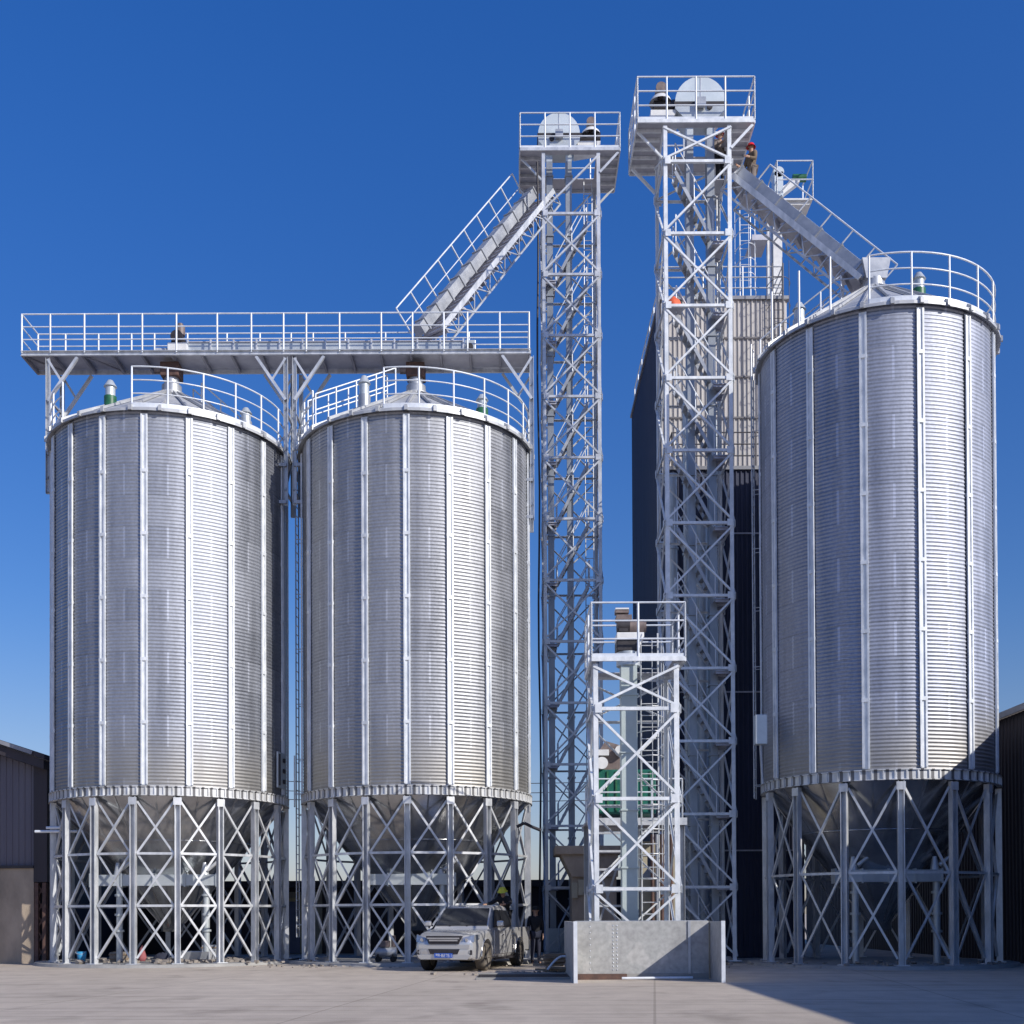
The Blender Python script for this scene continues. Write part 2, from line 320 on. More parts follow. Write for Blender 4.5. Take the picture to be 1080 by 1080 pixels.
# ------------------------------------------------------------------ silos
PAD = .09
M['roof_zinc'] = mat('roof_zinc', (.56, .57, .58), (.40, .41, .43), 2.2, .3, .5, .1)
def silo(cx, cy, RD, ring_z, eave_z, rise, nleg, legph, nst, stph, tiers, label, name='grain_silo',
         rail_from=-20, rail_to=150, rail_h=1.25, tint=(1, 1, 1), extra_left=True, roofribs=28):
    t = empty(name, (cx, cy, 0), label, 'silo', 'steel hopper silos')
    legph, stph = R(legph), R(stph)
    P = lambda a, r, z: Vector((cx + r * sin(a), cy - r * cos(a), z))
    Rm = lambda a: (Vector((sin(a), -cos(a), 0)), Vector((cos(a), sin(a), 0)), Vector((0, 0, 1)))   # radial, tangential
    # corrugated shell, true horizontal ribs
    z0 = ring_z + .12; pitch = .105; n = int((eave_z - z0) / pitch) * 4
    prof = [(RD + .011 * sin(2 * pi * i / 4 + .4), z0 + (eave_z - z0) * i / n) for i in range(n + 1)]
    MB().lathe((cx, cy, 0), prof, 120).build('wall', silo_mat('silo_sheet', nst, stph, tint, abs(cx) % 5), t)
    # stiffeners: pairs of folded uprights bolted to the ribs
    for i in range(nst):
        a = stph + 2 * pi * i / nst; ax = Rm(a); b = MB()
        for k in (-1, 1):
            c = P(a, RD + .045, (z0 + eave_z) / 2 - .05) + ax[1] * (.075 * k)
            b.box(c, (.055, .05, eave_z - z0 - .25), ax=ax)
        b.box(P(a, RD + .028, (z0 + eave_z) / 2 - .05), (.02, .2, eave_z - z0 - .2), ax=ax)
        zz = z0 + 1.9
        while zz < eave_z - .5:      # splice plates
            b.box(P(a, RD + .045, zz), (.062, .21, .1), ax=ax); zz += 1.86
        b.build('stiffener', 'zinc_bright', t)
    # roof
    ov = RD + .16
    rf = MB().lathe((cx, cy, 0), [(RD - .02, eave_z - .16), (RD - .02, eave_z - .02), (ov, eave_z - .10), (ov, eave_z - .02), (.45, eave_z + rise), (.45, eave_z + rise + .12), (.0, eave_z + rise + .14)], 56, smooth=False).build('roof', 'roof_zinc', t)
    rb = MB()
    for i in range(roofribs):
        a = 2 * pi * i / roofribs + stph
        rb.beam(P(a, ov + .02, eave_z + .02), P(a, .5, eave_z + rise + .04), .07, .07)
        ax = Rm(a); rb.box(P(a, ov + .03, eave_z - .03), (.05, .10, .14), ax=ax)
    rb.build('roof_rib', 'roof_zinc', rf)
    # top cap and inlet flange
    MB().tube((cx, cy, eave_z + rise + .1), (cx, cy, eave_z + rise + .4), .32, 20).build('cap', 'zinc_dull', rf)
    # ring beam with scalloped bright/dark bays
    rib = MB().lathe((cx, cy, 0), [(RD - .05, ring_z - .14), (RD + .085, ring_z - .14), (RD + .085, ring_z - .12), (RD + .045, ring_z - .12), (RD + .045, ring_z + .12), (RD + .09, ring_z + .12), (RD + .09, ring_z + .145), (RD - .05, ring_z + .145), (RD - .05, ring_z - .14)], 108, smooth=False); nb = nleg * 5
    for i in range(nb):
        a = legph + 2 * pi * (i + .5) / nb
        rib.box(P(a, RD + .06, ring_z), (.04, .035, .238), ax=Rm(a))
    rib.build('ring_beam', ring_mat('ring_plates', nleg * 5, legph), t)
    # hopper
    tip = 1.25; zr = ring_z - .1; slope_r = .35
    MB().lathe((cx, cy, 0), [(RD - .06, zr + .1), (RD - .08, zr), (RD * .55, zr - (zr - tip) * .5), (slope_r, tip), (slope_r, tip - .25), (.0, tip - .25)], 72).build('hopper', 'hopper', t)
    hs = MB()
    for i in range(nleg):
        a = legph + 2 * pi * (i + .5) / nleg
        hs.beam(P(a, RD - .09, zr - .02), P(a, slope_r + .03, tip + .02), .05, .03)
    for q in (.33, .62):
        rr = (RD - .08) * (1 - q) + slope_r * q; hz_ = zr * (1 - q) + tip * q
        hs.lathe((cx, cy, 0), [(rr + .005, hz_), (rr + .03, hz_ + .01), (rr + .03, hz_ - .03), (rr - .02, hz_ - .04)], 72)
    hs.build('hopper_seam', 'hopper', t)
    # legs and bracing
    lr = RD - .02
    for i in range(nleg):
        a = legph + 2 * pi * i / nleg; ax = Rm(a)
        b = MB(); b.channel(P(a, lr, PAD + .02), P(a, lr, ring_z - .17), .17, .15, .02, hint=ax[0])
        b.box(P(a, lr, PAD + .012), (.34, .34, .025), ax=ax)
        b.box(P(a, lr + .075, ring_z - .30), (.016, .24, .22), ax=ax)
        b.build('leg', 'zinc', t)
    for i in range(nleg):
        a0 = legph + 2 * pi * i / nleg; a1 = legph + 2 * pi * (i + 1) / nleg; am = (a0 + a1) / 2
        hint = (sin(am), -cos(am), 0); b = MB(); zt = ring_z - .3; zb = PAD + .18; hh = (zt - zb) / tiers
        o = lambda a, z, e=0: P(a, lr - .02 + e, z) + (Vector((cos(a), sin(a), 0)) * (.10 if a == a0 else -.10))
        for k in range(tiers):
            za, zc = zb + hh * k, zb + hh * (k + 1)
            b.angle(o(a0, za), o(a1, zc), .06, .01, hint); b.angle(o(a0, zc, -.03), o(a1, za, -.03), .06, .01, hint)
            if k: b.angle(o(a0, za, .02), o(a1, za, .02), .07, .01, hint)
        b.build('cross_brace', 'zinc', t)
    # roof edge guard rail
    r = RD + .02; los = math.atan2(-cx, cy)
    a0, a1 = los + R(rail_from), los + R(rail_to); nseg = max(2, int((a1 - a0) * r / 1.02))
    b = MB()
    def railrun(b, a0, a1, nseg):
        for i in range(nseg + 1):
            a = a0 + (a1 - a0) * i / nseg; b.tube(P(a, r, eave_z - .02), P(a, r, eave_z + rail_h), .03, 8)
        n2 = nseg * 4
        for hgt, rr in ((rail_h, .026), (rail_h * .68, .022), (rail_h * .36, .022)):
            b.path([P(a0 + (a1 - a0) * i / n2, r, eave_z + hgt) for i in range(n2 + 1)], rr)
        for i in range(n2):
            p, q = P(a0 + (a1 - a0) * i / n2, r + .03, eave_z + .1), P(a0 + (a1 - a0) * (i + 1) / n2, r + .03, eave_z + .1)
            b.beam(p, q, .015, .13)
    railrun(b, a0, a1, nseg); b.build('guard_rail', 'rail', t)
    if extra_left:
        b = MB(); railrun(b, los - R(112), los - R(60), 4); b.build('guard_rail', 'rail', t)
    else:
        b = MB()
        for q in (-20, -37, -58): b.tube(P(los + R(q), r, eave_z - .02), P(los + R(q), r, eave_z + 1.6), .032, 8)
        b.build('rail_post', 'rail', t)
    return t, P, los

M['hopper'] = mat('hopper_plate', (.54, .55, .56), (.26, .27, .29), .9, .9, .22, .1, stretch=(1, 1, .7))
S1 = (-11.04, 38.3, 3.66); S2 = (-3.07, 38.4, 3.66); S3 = (10.8, 34.7, 3.30)
ringz = 5.2; E12 = 16.5; E3 = 17.87
s1, P1, los1 = silo(*S1, ringz, E12, 1.9, 18, 18.4, 18, 23.8, 3, 'ribbed steel grain silo farthest left, standing by the concrete walled shed', rail_from=-18, rail_to=160, tint=(1, 1, 1.03))
s2, P2, los2 = silo(*S2, ringz, E12, 1.9, 18, -.1, 18, .1, 3, 'ribbed steel grain silo in the middle, behind the parked pickup', rail_from=-15, rail_to=165, tint=(1.02, 1, .99))
s3, P3, los3 = silo(*S3, ringz, E3, 1.95, 14, -7.1, 14, -22.3, 2, 'taller ribbed steel grain silo on the right, half in shadow at its foot', rail_from=-2, rail_to=150, rail_h=1.35, extra_left=False, tint=(.97, .98, 1.06))

def vent(parent, P, a, r, z, m='motor_green', h=.9):
    c = P(a, r, z); f = MB().tube(c, c + Vector((0, 0, h * .5)), .19, 14).build('roof_vent', m, parent)
    MB().tube(c + Vector((0, 0, h * .45)), c + Vector((0, 0, h * .8)), .15, 14).tube(c + Vector((0, 0, h * .8)), c + Vector((0, 0, h)), .2, 14, .08).build('cowl', 'zinc_panel', f)
def zroof(S, E, rise, r): return E + rise * (1 - r / S[2])
vent(s1, P1, los1 - R(42), 2.7, zroof(S1, E12, 1.9, 2.7) - .1, h=1.0)
vent(s1, P1, los1 + R(62), 2.6, zroof(S1, E12, 1.9, 2.6) - .1, 'zinc_dull')
vent(s2, P2, los2 + R(45), 2.9, zroof(S2, E12, 1.9, 2.9) - .1, h=.9)
vent(s2, P2, los2 - R(36), 2.7, zroof(S2, E12, 1.9, 2.7) - .1, 'zinc_dull', 1.2)
vent(s3, P3, los3 - R(60), 2.4, zroof(S3, E3, 1.95, 2.4) - .1, 'zinc_dull', 1.0)
vent(s3, P3, los3 + R(50), 1.6, zroof(S3, E3, 1.95, 1.6) - .1, 'motor_green', .95)

def roof_stair(parent, P, a, RD, E, rise):
    A, B = P(a, RD, E + .05), P(a, .9, E + rise * (1 - .9 / RD) + .1); t = Vector((cos(a), sin(a), 0)) * .3
    b = MB()
    for k in (-1, 1): b.beam(A + t * k, B + t * k, .04, .1)
    for i in range(10): p = A.lerp(B, (i + .5) / 10); b.box(p + Vector((0, 0, .06)), (.2, .58, .03), ax=(Vector((sin(a), -cos(a), 0)), Vector((cos(a), sin(a), 0)), Vector((0, 0, 1))))
    o = b.build('roof_stair', 'zinc', parent)
    b = MB()
    for k in (-1, 1):
        for i in range(5): p = A.lerp(B, i / 4) + t * k; b.tube(p, p + Vector((0, 0, 1.05)), .026, 8)
        for h in (1.05, .55): b.tube(A + t * k + Vector((0, 0, h)), B + t * k + Vector((0, 0, h)), .024, 8)
    b.build('handrail', 'rail', o)
roof_stair(s2, P2, los2 - R(62), S2[2], E12, 1.9)
roof_stair(s1, P1, los1 + R(115), S1[2], E12, 1.9)
roof_stair(s3, P3, los3 - R(95), S3[2], E3, 1.95)

def manhole(parent, P, a, RD):
    ax = (Vector((sin(a), -cos(a), 0)), Vector((cos(a), sin(a), 0)), Vector((0, 0, 1)))
    d = MB().box(P(a, RD + .05, 6.15), (.06, .62, 1.15), ax=ax).build('access_door', 'zinc_panel', parent, bevel=.015)
    b = MB()
    for k in range(3): b.box(P(a, RD + .10, 5.8 + .34 * k) + ax[1] * .18, (.05, .14, .13), ax=ax)
    b.box(P(a, RD + .10, 6.15) - ax[1] * .2, (.04, .05, 1.0), ax=ax); b.build('latch', 'dark', d)
manhole(s1, P1, los1 + R(64), S1[2])
def side_ladder(parent, P, a, RD, z0, z1, cage=True):
    t = Vector((cos(a), sin(a), 0)); n = Vector((sin(a), -cos(a), 0)); b = MB()
    for k in (-1, 1): b.tube(P(a, RD + .28, z0) + t * (.2 * k), P(a, RD + .28, z1) + t * (.2 * k), .022, 6)
    z = z0
    while z < z1: b.tube(P(a, RD + .28, z) - t * .2, P(a, RD + .28, z) + t * .2, .014, 5); z += .3
    z = z0 + .4
    while z < z1:
        for k in (-1, 1): b.tube(P(a, RD, z) + t * (.2 * k), P(a, RD + .28, z) + t * (.2 * k), .014, 5)
        z += 1.8
    o = b.build('ladder', 'zinc', parent)
    if cage:
        b = MB(); z = z0 + 2.2; cpt = P(a, RD + .3, 0)
        ring = lambda q: t * (.34 * cos(q)) + n * (.62 * sin(q))
        while z < z1: b.path([Vector((cpt.x, cpt.y, z)) + ring(pi * i / 8) for i in range(9)], .012, 4); z += .75
        for i in range(0, 9, 2): b.tube(Vector((cpt.x, cpt.y, z0 + 2.2)) + ring(pi * i / 8), Vector((cpt.x, cpt.y, z1)) + ring(pi * i / 8), .01, 4)
        b.build('ladder_cage', 'zinc', o)
side_ladder(s2, P2, los2 - R(84), S2[2], 5.0, 6.6, False)
side_ladder(s2, P2, los2 - R(97), S2[2], .8, E12 + 1, False)
side_ladder(s3, P3, los3 - R(93), S3[2], 5, E3 + 1, False)
# control box on the left flank of the right silo
c = at(802, 770, 33.6); bx = MB().box((c.x, c.y, c.z), (.34, .3, .85)).build('control_box', 'zinc_panel', s3, bevel=.02)
MB().tube((c.x, c.y, c.z - .4), (c.x + .05, c.y, 5.2), .04).build('conduit', 'zinc_dull', s3)

# equipment below the hoppers: cross duct with motors, drop pipes
def under(S, los, name, label, xa, xb, ypos, z, pipes, cat='duct'):
    t = empty(name, (S[0], ypos, PAD), label, cat, 'ducts under the silo hoppers')
    b = MB().bb(xa, xb, ypos - .18, ypos + .18, z - .17, z + .17)
    for i in range(5): x = xa + (xb - xa) * i / 4; b.bb(x - .02, x + .02, ypos - .22, ypos + .22, z - .21, z + .21)
    b.build('duct', 'zinc_panel', t)
    for x in pipes:
        b = MB().tube((x, ypos, z - .17), (x, ypos, PAD), .10, 14)
        for zz in (z - .5, z - 1.1, z - 1.6): b.tube((x, ypos, zz), (x, ypos, zz + .07), .15, 14)
        b.build('drop_pipe', 'zinc_panel', t)
        b = MB().tube((x - .05, ypos, z + .17), (x - .05, ypos, z + .55), .13, 12, .06).tube((x + .05, ypos - .1, z + .3), (x + .45, ypos - .1, z + .62), .06, 8)
        b.build('gate_valve', 'zinc', t)
    return t
under(S1, los1, 'aeration_duct', 'grey box duct crossing below the hopper of the leftmost silo', S1[0] - 2.0, S1[0] + 1.9, 36.6, 2.62, (S1[0] - 1.15, S1[0] + 1.55))
under(S2, los2, 'aeration_duct', 'grey box duct crossing below the hopper of the middle silo', S2[0] - 1.5, S2[0] + 1.3, 36.9, 2.62, (S2[0] + .9,))
under(S3, los3, 'aeration_duct', 'grey box duct crossing below the hopper of the shaded right silo', S3[0] - 1.7, S3[0] + 1.3, 33.3, 2.55, (S3[0] - 1.1, S3[0] + 1.2))

# pads under the silos
for S, nm in ((S1, 'concrete_pad'), (S2, 'concrete_pad'), (S3, 'concrete_pad')):
    o = MB().lathe((S[0], S[1], 0), [(S[2] + .55, 0.001), (S[2] + .5, PAD), (0, PAD)], 64, smooth=False).build(nm, 'concrete'); struct(o)

# ------------------------------------------------------------------ lattice towers
def rail_box(b, pts, z, h, closed=False, step=1.0, mids=2, toe=True, rp=.03):
    seq = list(zip(pts[:-1], pts[1:])) + ([(pts[-1], pts[0])] if closed else [])
    for p, q in seq:
        p, q = Vector((*p, z)), Vector((*q, z)); n = max(1, round((q - p).length / step))
        for i in range(n + 1): c = p.lerp(q, i / n); b.tube(c, c + Vector((0, 0, h)), rp, 8)
        for k in range(mids + 1): zz = Vector((0, 0, h * (1 - k / (mids + 1)))); b.tube(p + zz, q + zz, .024, 8)
        if toe: b.beam(p + Vector((0, 0, .05)), q + Vector((0, 0, .05)), .014, .08)
def tower(xl, yf, wd, zbase, zf, panel, label, plat, rail_h, stair_dir=1, extra_half=True, name='lattice_tower', stairs=True, leg=.115, single=1, steel='zinc_bright'):
    xr, yb = xl + wd, yf + wd; t = empty(name, ((xl + xr) / 2, (yf + yb) / 2, zbase), label, 'tower', 'bolted lattice elevator towers')
    C = [(xl, yf), (xr, yf), (xr, yb), (xl, yb)]
    for i, (x, y) in enumerate(C):
        b = MB(); sx = 1 if x == xl else -1; sy = 1 if y == yf else -1
        b.bb(min(x, x + sx * leg), max(x, x + sx * leg), y - .008, y + .012, zbase, zf)
        b.bb(x - .010, x + .010, min(y + sy * .012, y + sy * leg), max(y + sy * .012, y + sy * leg), zbase, zf)
        b.box((x + sx * .06, y + sy * .06, zbase + .015), (.4, .4, .03))
        b.build('leg', steel, t)
    lv = [zf]; z = zf - (panel / 2 if extra_half else panel)
    while z > zbase + .9: lv.append(z); z -= panel
    lv.append(zbase + .1)
    faces = [(C[0], C[1], (0, -1, 0)), (C[1], C[2], (1, 0, 0)), (C[3], C[2], (0, 1, 0)), (C[0], C[3], (-1, 0, 0))]
    for k in range(len(lv) - 1):
        za, zb = lv[k], lv[k + 1]
        for fi, (p, q, nrm) in enumerate(faces):
            b = MB(); o = Vector(nrm) * .025
            p3 = lambda z: Vector((*p, z)) + o; q3 = lambda z: Vector((*q, z)) + o
            fr_ = 1.0 if fi == 0 else .8
            if k > 0: b.angle(p3(za), q3(za), .082 * fr_, .012, nrm)
            if k < len(lv) - 2 or (za - zb) > panel * .7:
                b.angle(p3(zb + .06) + o * .6, q3(za - .06) + o * .6, .057 * fr_, .01, nrm)
                if k != single: b.angle(p3(za - .06), q3(zb + .06), .057 * fr_, .01, nrm)
            else:
                m_ = (p3(za) + q3(za)) / 2
                b.angle(m_, p3(zb + .05), .07, .01, nrm); b.angle(m_, q3(zb + .05), .07, .01, nrm)
            if k > 0:
                for e, f_ in ((p3(za), q3(za)), (q3(za), p3(za))):
                    c = e + (f_ - e).normalized() * .12 + o * 1.3
                    d = (f_ - e).normalized(); b.box(c, (.17, .012, .21), ax=(d, Vector(nrm), Vector((0, 0, 1))))
            b.build('cross_brace', steel, t)
    if stairs:
        for k in range(1, len(lv) - 1):
            zt, zl = lv[k], max(lv[k + 1], zbase + .05)
            if zt - zl < 1.2: continue
            y = yf + wd * .36; xa, xb = (xl + .42, xr - .5) if stair_dir > 0 else (xr - .42, xl + .5)
            A, B = Vector((xa, y, zt)), Vector((xb, y, zl + .04)); b = MB()
            for s_ in (-.27, .27): b.beam(A + Vector((0, s_, 0)), B + Vector((0, s_, 0)), .025, .10, (0, 0, 1))
            for i in range(9): p = A.lerp(B, (i + .6) / 9.4); b.box(p, (.13, .52, .02))
            fl = b.build('stair_flight', 'zinc_dull', t); b = MB()
            for s_ in (-.31, .31):
                for i in (0, .5, 1): p = A.lerp(B, i) + Vector((0, s_, 0)); b.tube(p, p + Vector((0, 0, .85)), .02, 6)
                b.tube(A + Vector((0, s_, .85)), B + Vector((0, s_, .85)), .02, 6)
            b.build('handrail', 'rail', fl)
            b = MB(); b.bb(min(xb, xb + stair_dir * .42), max(xb, xb + stair_dir * .42), y - .34, y + .85, zl - .01, zl + .02)
            for i in range(3): b.bb(min(xb, xb + stair_dir * .42), max(xb, xb + stair_dir * .42), y - .3 + i * .5, y - .25 + i * .5, zl - .08, zl - .012)
            b.build('landing', 'deck', t)
    # top platform
    ol, orr, of, ob = plat; x0, x1, y0, y1 = xl - ol, xr + orr, yf - of, yb + ob; b = MB(); th = .02
    def slab(a, b_, c, d): b.bb(a, b_, c, d, zf + .12, zf + .12 + th)
    slab(x0, xl + .1, y0 + .03, y1 - .03); slab(xr - .1, x1, y0 + .03, y1 - .03); slab(xl + .1, xr - .1, yb - .35, y1 - .03); slab(xl + .1, xr - .1, y0 + .03, yf + .3)
    b.build('platform_deck', 'deck', t)
    b = MB(); b.bb(x0, x1, y0 - .03, y0 + .02, zf + .04, zf + .15); b.bb(x0, x1, y1 - .02, y1 + .03, zf + .04, zf + .15); b.bb(x0 - .03, x0 + .02, y0 + .021, y1 - .021, zf + .04, zf + .15); b.bb(x1 - .02, x1 + .03, y0 + .021, y1 - .021, zf + .04, zf + .15)
    n = int((y1 - y0) / .42)
    for i in range(1, n):
        y = y0 + (y1 - y0) * i / n; b.bb(x0 + .02, xl - .02, y - .03, y + .03, zf + .02, zf + .115); b.bb(xr + .02, x1 - .02, y - .03, y + .03, zf + .02, zf + .115)
    if orr > .3:
        b.angle((x1 - .05, yf - .03, zf), (xr, yf - .03, zf - orr), .08, .01, (0, -1, 0)); b.angle((x1 - .05, yb, zf), (xr, yb, zf - orr), .08, .01, (0, -1, 0))
    if ol > .3:
        b.angle((x0 + .05, yb, zf), (xl, yb, zf - ol), .08, .01, (0, -1, 0)); b.angle((x0 + .05, yf + .3, zf), (xl, yf + .3, zf - ol), .06, .01, (0, -1, 0))
    b.build('platform_frame', steel, t)
    b = MB(); rail_box(b, [(x0, y0), (x1, y0), (x1, y1), (x0, y1)], zf + .14, rail_h, True, 1.0); b.build('guard_rail', 'rail', t)
    return t, lv

W = 2.08
zf1 = at(600, 161, 42).z; zf2 = at(735, 132, 36).z; zf3 = at(670, 698, 28.5).z
tw1, lv1 = tower(1.19, 42.0, W, .05, zf1, 2.2, 'slim lattice tower between the middle silo and the tallest tower', (.78, .72, .05, .35), 1.27, -1, False, single=0, steel='zinc')
tw2, lv2 = tower(4.77, 36.0, W, .05, zf2, 2.235, 'tallest front lattice tower, beside the dark clad building', (.80, .72, .05, .45), 1.33, 1)
tw3, lv3 = tower(2.01, 28.7, W, .05, zf3, 2.2, 'short lattice tower standing behind the concrete pit wall', (.05, .15, .1, .1), 1.33, 1, True, stairs=False, single=-1)
# ladder with rungs and cage in the short tower
b = MB(); x, y = 3.55, 30.2
for k in (-.22, .22): b.tube((x + k, y, .05), (x + k, y, zf3 + 1.1), .022, 6)
z = .3
while z < zf3 + 1: b.tube((x - .22, y, z), (x + .22, y, z), .015, 5); z += .3
ld = b.build('ladder', 'zinc', tw3); b = MB(); z = 2.4
while z < zf3 + .8: b.path([(x + .36 * cos(pi * i / 8), y - .62 * sin(pi * i / 8), z) for i in range(9)], .014, 5); z += .62
for i in (0, 2, 4, 6, 8): b.tube((x + .36 * cos(pi * i / 8), y - .62 * sin(pi * i / 8), 2.4), (x + .36 * cos(pi * i / 8), y - .62 * sin(pi * i / 8), zf3 + .8), .011, 4)
b.build('ladder_cage', 'zinc', ld)
# interior ladder / cable trays in the tall towers
for tw, xx, yy, zt in ((tw2, 6.55, 37.7, zf2), (tw1, 2.95, 43.7, zf1)):
    b = MB()
    for k in (-.15, .15): b.tube((xx + k, yy, .05), (xx + k, yy, zt), .018, 6)
    z = .4
    while z < zt: b.tube((xx - .15, yy, z), (xx + .15, yy, z), .014, 5); z += .35
    b.build('cable_ladder', 'zinc', tw)
b = MB(); pts = [(1.02 + .03 * sin(i * 1.3), 41.9, zf1 - .4 - i * (zf1 - 1.2) / 14) for i in range(15)]; b.path(pts, .035, 6); b.build('cable', 'dark', tw1)

# ------------------------------------------------------------------ bucket elevators
M['trunk_grey'] = mat('shaded_trunk', (.40, .43, .46), (.24, .26, .29), 1.8, .4, .42, .1, stretch=(1, 1, .4))  # darker grey: shade inside the towers put into the trunk colour
def elevator(cx, cy, zb, zf, sep, tw_, td, hood_r, side, label, top=1.35):
    t = empty('bucket_elevator', (cx, cy, zb), label, 'elevator', 'twin trunk bucket elevators')
    zh = zf + top - hood_r
    for k in (-1, 1):
        x = cx + k * sep / 2; b = MB().bb(x - tw_ / 2, x + tw_ / 2, cy - td / 2, cy + td / 2, zb + .9, zf + .15)
        z = zb + 2
        while z < zf: b.bb(x - tw_ / 2 - .035, x + tw_ / 2 + .035, cy - td / 2 - .035, cy + td / 2 + .035, z, z + .05); z += 2.2
        b.build('trunk', 'trunk_grey', t)
    # boot
    MB().prism([(cx - sep / 2 - .3, zb), (cx + sep / 2 + .3, zb), (cx + sep / 2 + .3, zb + .7), (cx + sep / 2 + .16, zb + .95), (cx - sep / 2 - .16, zb + .95), (cx - sep / 2 - .3, zb + .7)], cy - .32, cy + .32, 'xz').build('boot', 'zinc_panel', t)
    z_s = zf; zf = zf + (top - 1.4); top = 1.4; zh = zf + top - hood_r
    for k in (-1, 1): MB().bb(cx + k * sep / 2 - tw_ / 2, cx + k * sep / 2 + tw_ / 2, cy - td / 2, cy + td / 2, z_s + .151, zf + .01).build('trunk', 'zinc_panel', t)
    # head: tapered lower casing, dark joint, rounded hood
    lo = zh - .12
    hw = hood_r
    MB().prism([(cx - sep / 2 - tw_ / 2, zf - .0), (cx + sep / 2 + tw_ / 2, zf - .0), (cx + hw, zf + .38), (cx + hw, lo), (cx - hw, lo), (cx - hw, zf + .38)], cy - .36, cy + .36, 'xz').build('head_casing', 'zinc_panel', t, bevel=.01)
    MB().bb(cx - hw - .03, cx + hw + .03, cy - .39, cy + .39, lo, lo + .1).build('joint_flange', 'dark', t)
    arc = [(cx + hw * cos(pi * i / 20), lo + .1 + (zf + top - lo - .1) * sin(pi * i / 20)) for i in range(21)]
    MB().prism(arc, cy - .34, cy + .34, 'xz').build('hood', 'hood', t, bevel=.012)
    b = MB()
    b.bb(cx - .01, cx + .02, cy - .355, cy + .355, lo + .1, zf + top + .02); b.bb(cx - .15, cx + .15, cy - .15, cy + .15, zf + top - .03, zf + top + .1)
    b.build('hood_seam', 'zinc', t)
    for yy in (-1, 1): MB().tube((cx - side * hw * .35, cy + yy * .36, zf + .42), (cx - side * hw * .35, cy + yy * .41, zf + .42), .09, 16).build('inspection_port', 'dark', t)
    MB().tube((cx, cy - .5, zh - .1), (cx, cy + .5, zh - .1), .07, 12).bb(cx - .14, cx + .14, cy - .52, cy - .4, zh - .24, zh + .04).build('bearing', 'zinc_dull', t)
    # drive: belt guard, gearbox, motor on a bracket beside the head
    dx = cx + side * (hw + .34); dm = MB().prism([(dx - .42, zf + .38), (dx + .42, zf + .38), (dx + .3, zf + .16), (dx - .5 * side - .05, zf + .02 + .0), (dx - .42, zf + .1)], cy - .3, cy + .3, 'xz').build('drive_bracket', 'white', t)
    MB().tube((dx - .3, cy, zf + .62), (dx + .3, cy, zf + .62), .22, 16).tube((dx + .28, cy, zf + .62), (dx + .42, cy, zf + .62), .24, 16).build('gearbox', 'dark', t)
    MB().lathe((dx + side * .08, cy - .05, zf + .74), [(0, .26), (.2, .22), (.32, .1), (.36, 0)], 20).build('belt_guard', 'white', t)
    MB().tube((dx + side * .08, cy - .28, zf + 1.12), (dx + side * .08, cy + .22, zf + 1.12), .17, 14).bb(dx + side * .08 - .1, dx + side * .08 + .1, cy - .12, cy + .12, zf + 1.25, zf + 1.36).bb(dx + side * .08 - .05, dx + side * .08 + .05, cy - .1, cy + .1, zf + .9, zf + 1.0).build('motor', 'brown_motor', t)
    return t
M['hood'] = mat('hood_zinc', (.66, .72, .74), (.55, .61, .63), 1.5, .2, .35, .08)
elevator(at(589, 300, 43).x + .03, 42.9, .05, zf1, .70, .22, .36, .76, 1, 'bucket elevator inside the slim left lattice tower, motor on the right of its head', at(590, 123, 42.9).z - zf1 - .08)
elevator(at(738, 250, 37).x, 37.0, .05, zf2, .66, .23, .38, .80, -1, 'bucket elevator inside the tallest lattice tower, motor on the left of its head', at(737, 86, 37).z - zf2 - .08)
# short elevator, single broad trunk
t = empty('bucket_elevator', (2.98, 29.8, .05), 'pale single trunk bucket elevator inside the short lattice tower', 'elevator')
b = MB().bb(2.77, 3.17, 29.55, 30.0, .5, zf3 + .15); z = 1.2
while z < zf3: b.bb(2.74, 3.20, 29.52, 30.03, z, z + .045); z += 1.45
b.build('trunk', 'trunk_pale', t) if 'trunk_pale' in M else None
M['trunk_pale'] = mat('pale_trunk', (.55, .62, .60), (.42, .48, .47), 1.1, .15, .45, .1)
b.build('trunk', 'trunk_pale', t)
MB().bb(2.6, 3.34, 29.4, 30.15, .05, .5).build('boot', 'zinc_panel', t, bevel=.02)
MB().tube((2.97, 29.78, zf3 + .15), (2.97, 29.78, zf3 + .5), .30, 20).build('neck', 'zinc_panel', t)
MB().bb(2.66, 3.2, 29.5, 30.1, zf3 + .5, zf3 + .78).build('head_casing', 'dark', t, bevel=.02)
MB().bb(2.66, 3.34, 29.45, 30.12, zf3 + .78, zf3 + .95).build('drive_bracket', 'white', t, bevel=.01)
MB().tube((3.3, 29.45, zf3 + .9), (3.1, 29.45, zf3 + .2), .025, 8).build('stay', 'white', t)
MB().tube((2.68, 29.7, zf3 + 1.15), (3.0, 29.7, zf3 + 1.15), .17, 16).bb(2.72, 2.95, 29.55, 29.62, zf3 + 1.0, zf3 + 1.15).build('gearbox', 'dark', t)
MB().tube((3.0, 29.75, zf3 + 1.15), (3.36, 29.75, zf3 + 1.15), .19, 16).tube((3.36, 29.75, zf3 + 1.15), (3.42, 29.75, zf3 + 1.15), .13, 16).build('motor', 'brown_motor', t)
MB().bb(2.66, 3.05, 29.55, 29.95, zf3 + 1.3, zf3 + 1.42).bb(2.64, 2.98, 29.6, 29.9, zf3 + 1.48, zf3 + 1.56).build('motor_cover', 'brown_motor', t)
MB().bb(2.64, 2.98, 29.58, 29.92, zf3 + 1.561, zf3 + 1.60).build('vent_cap', 'white', t)

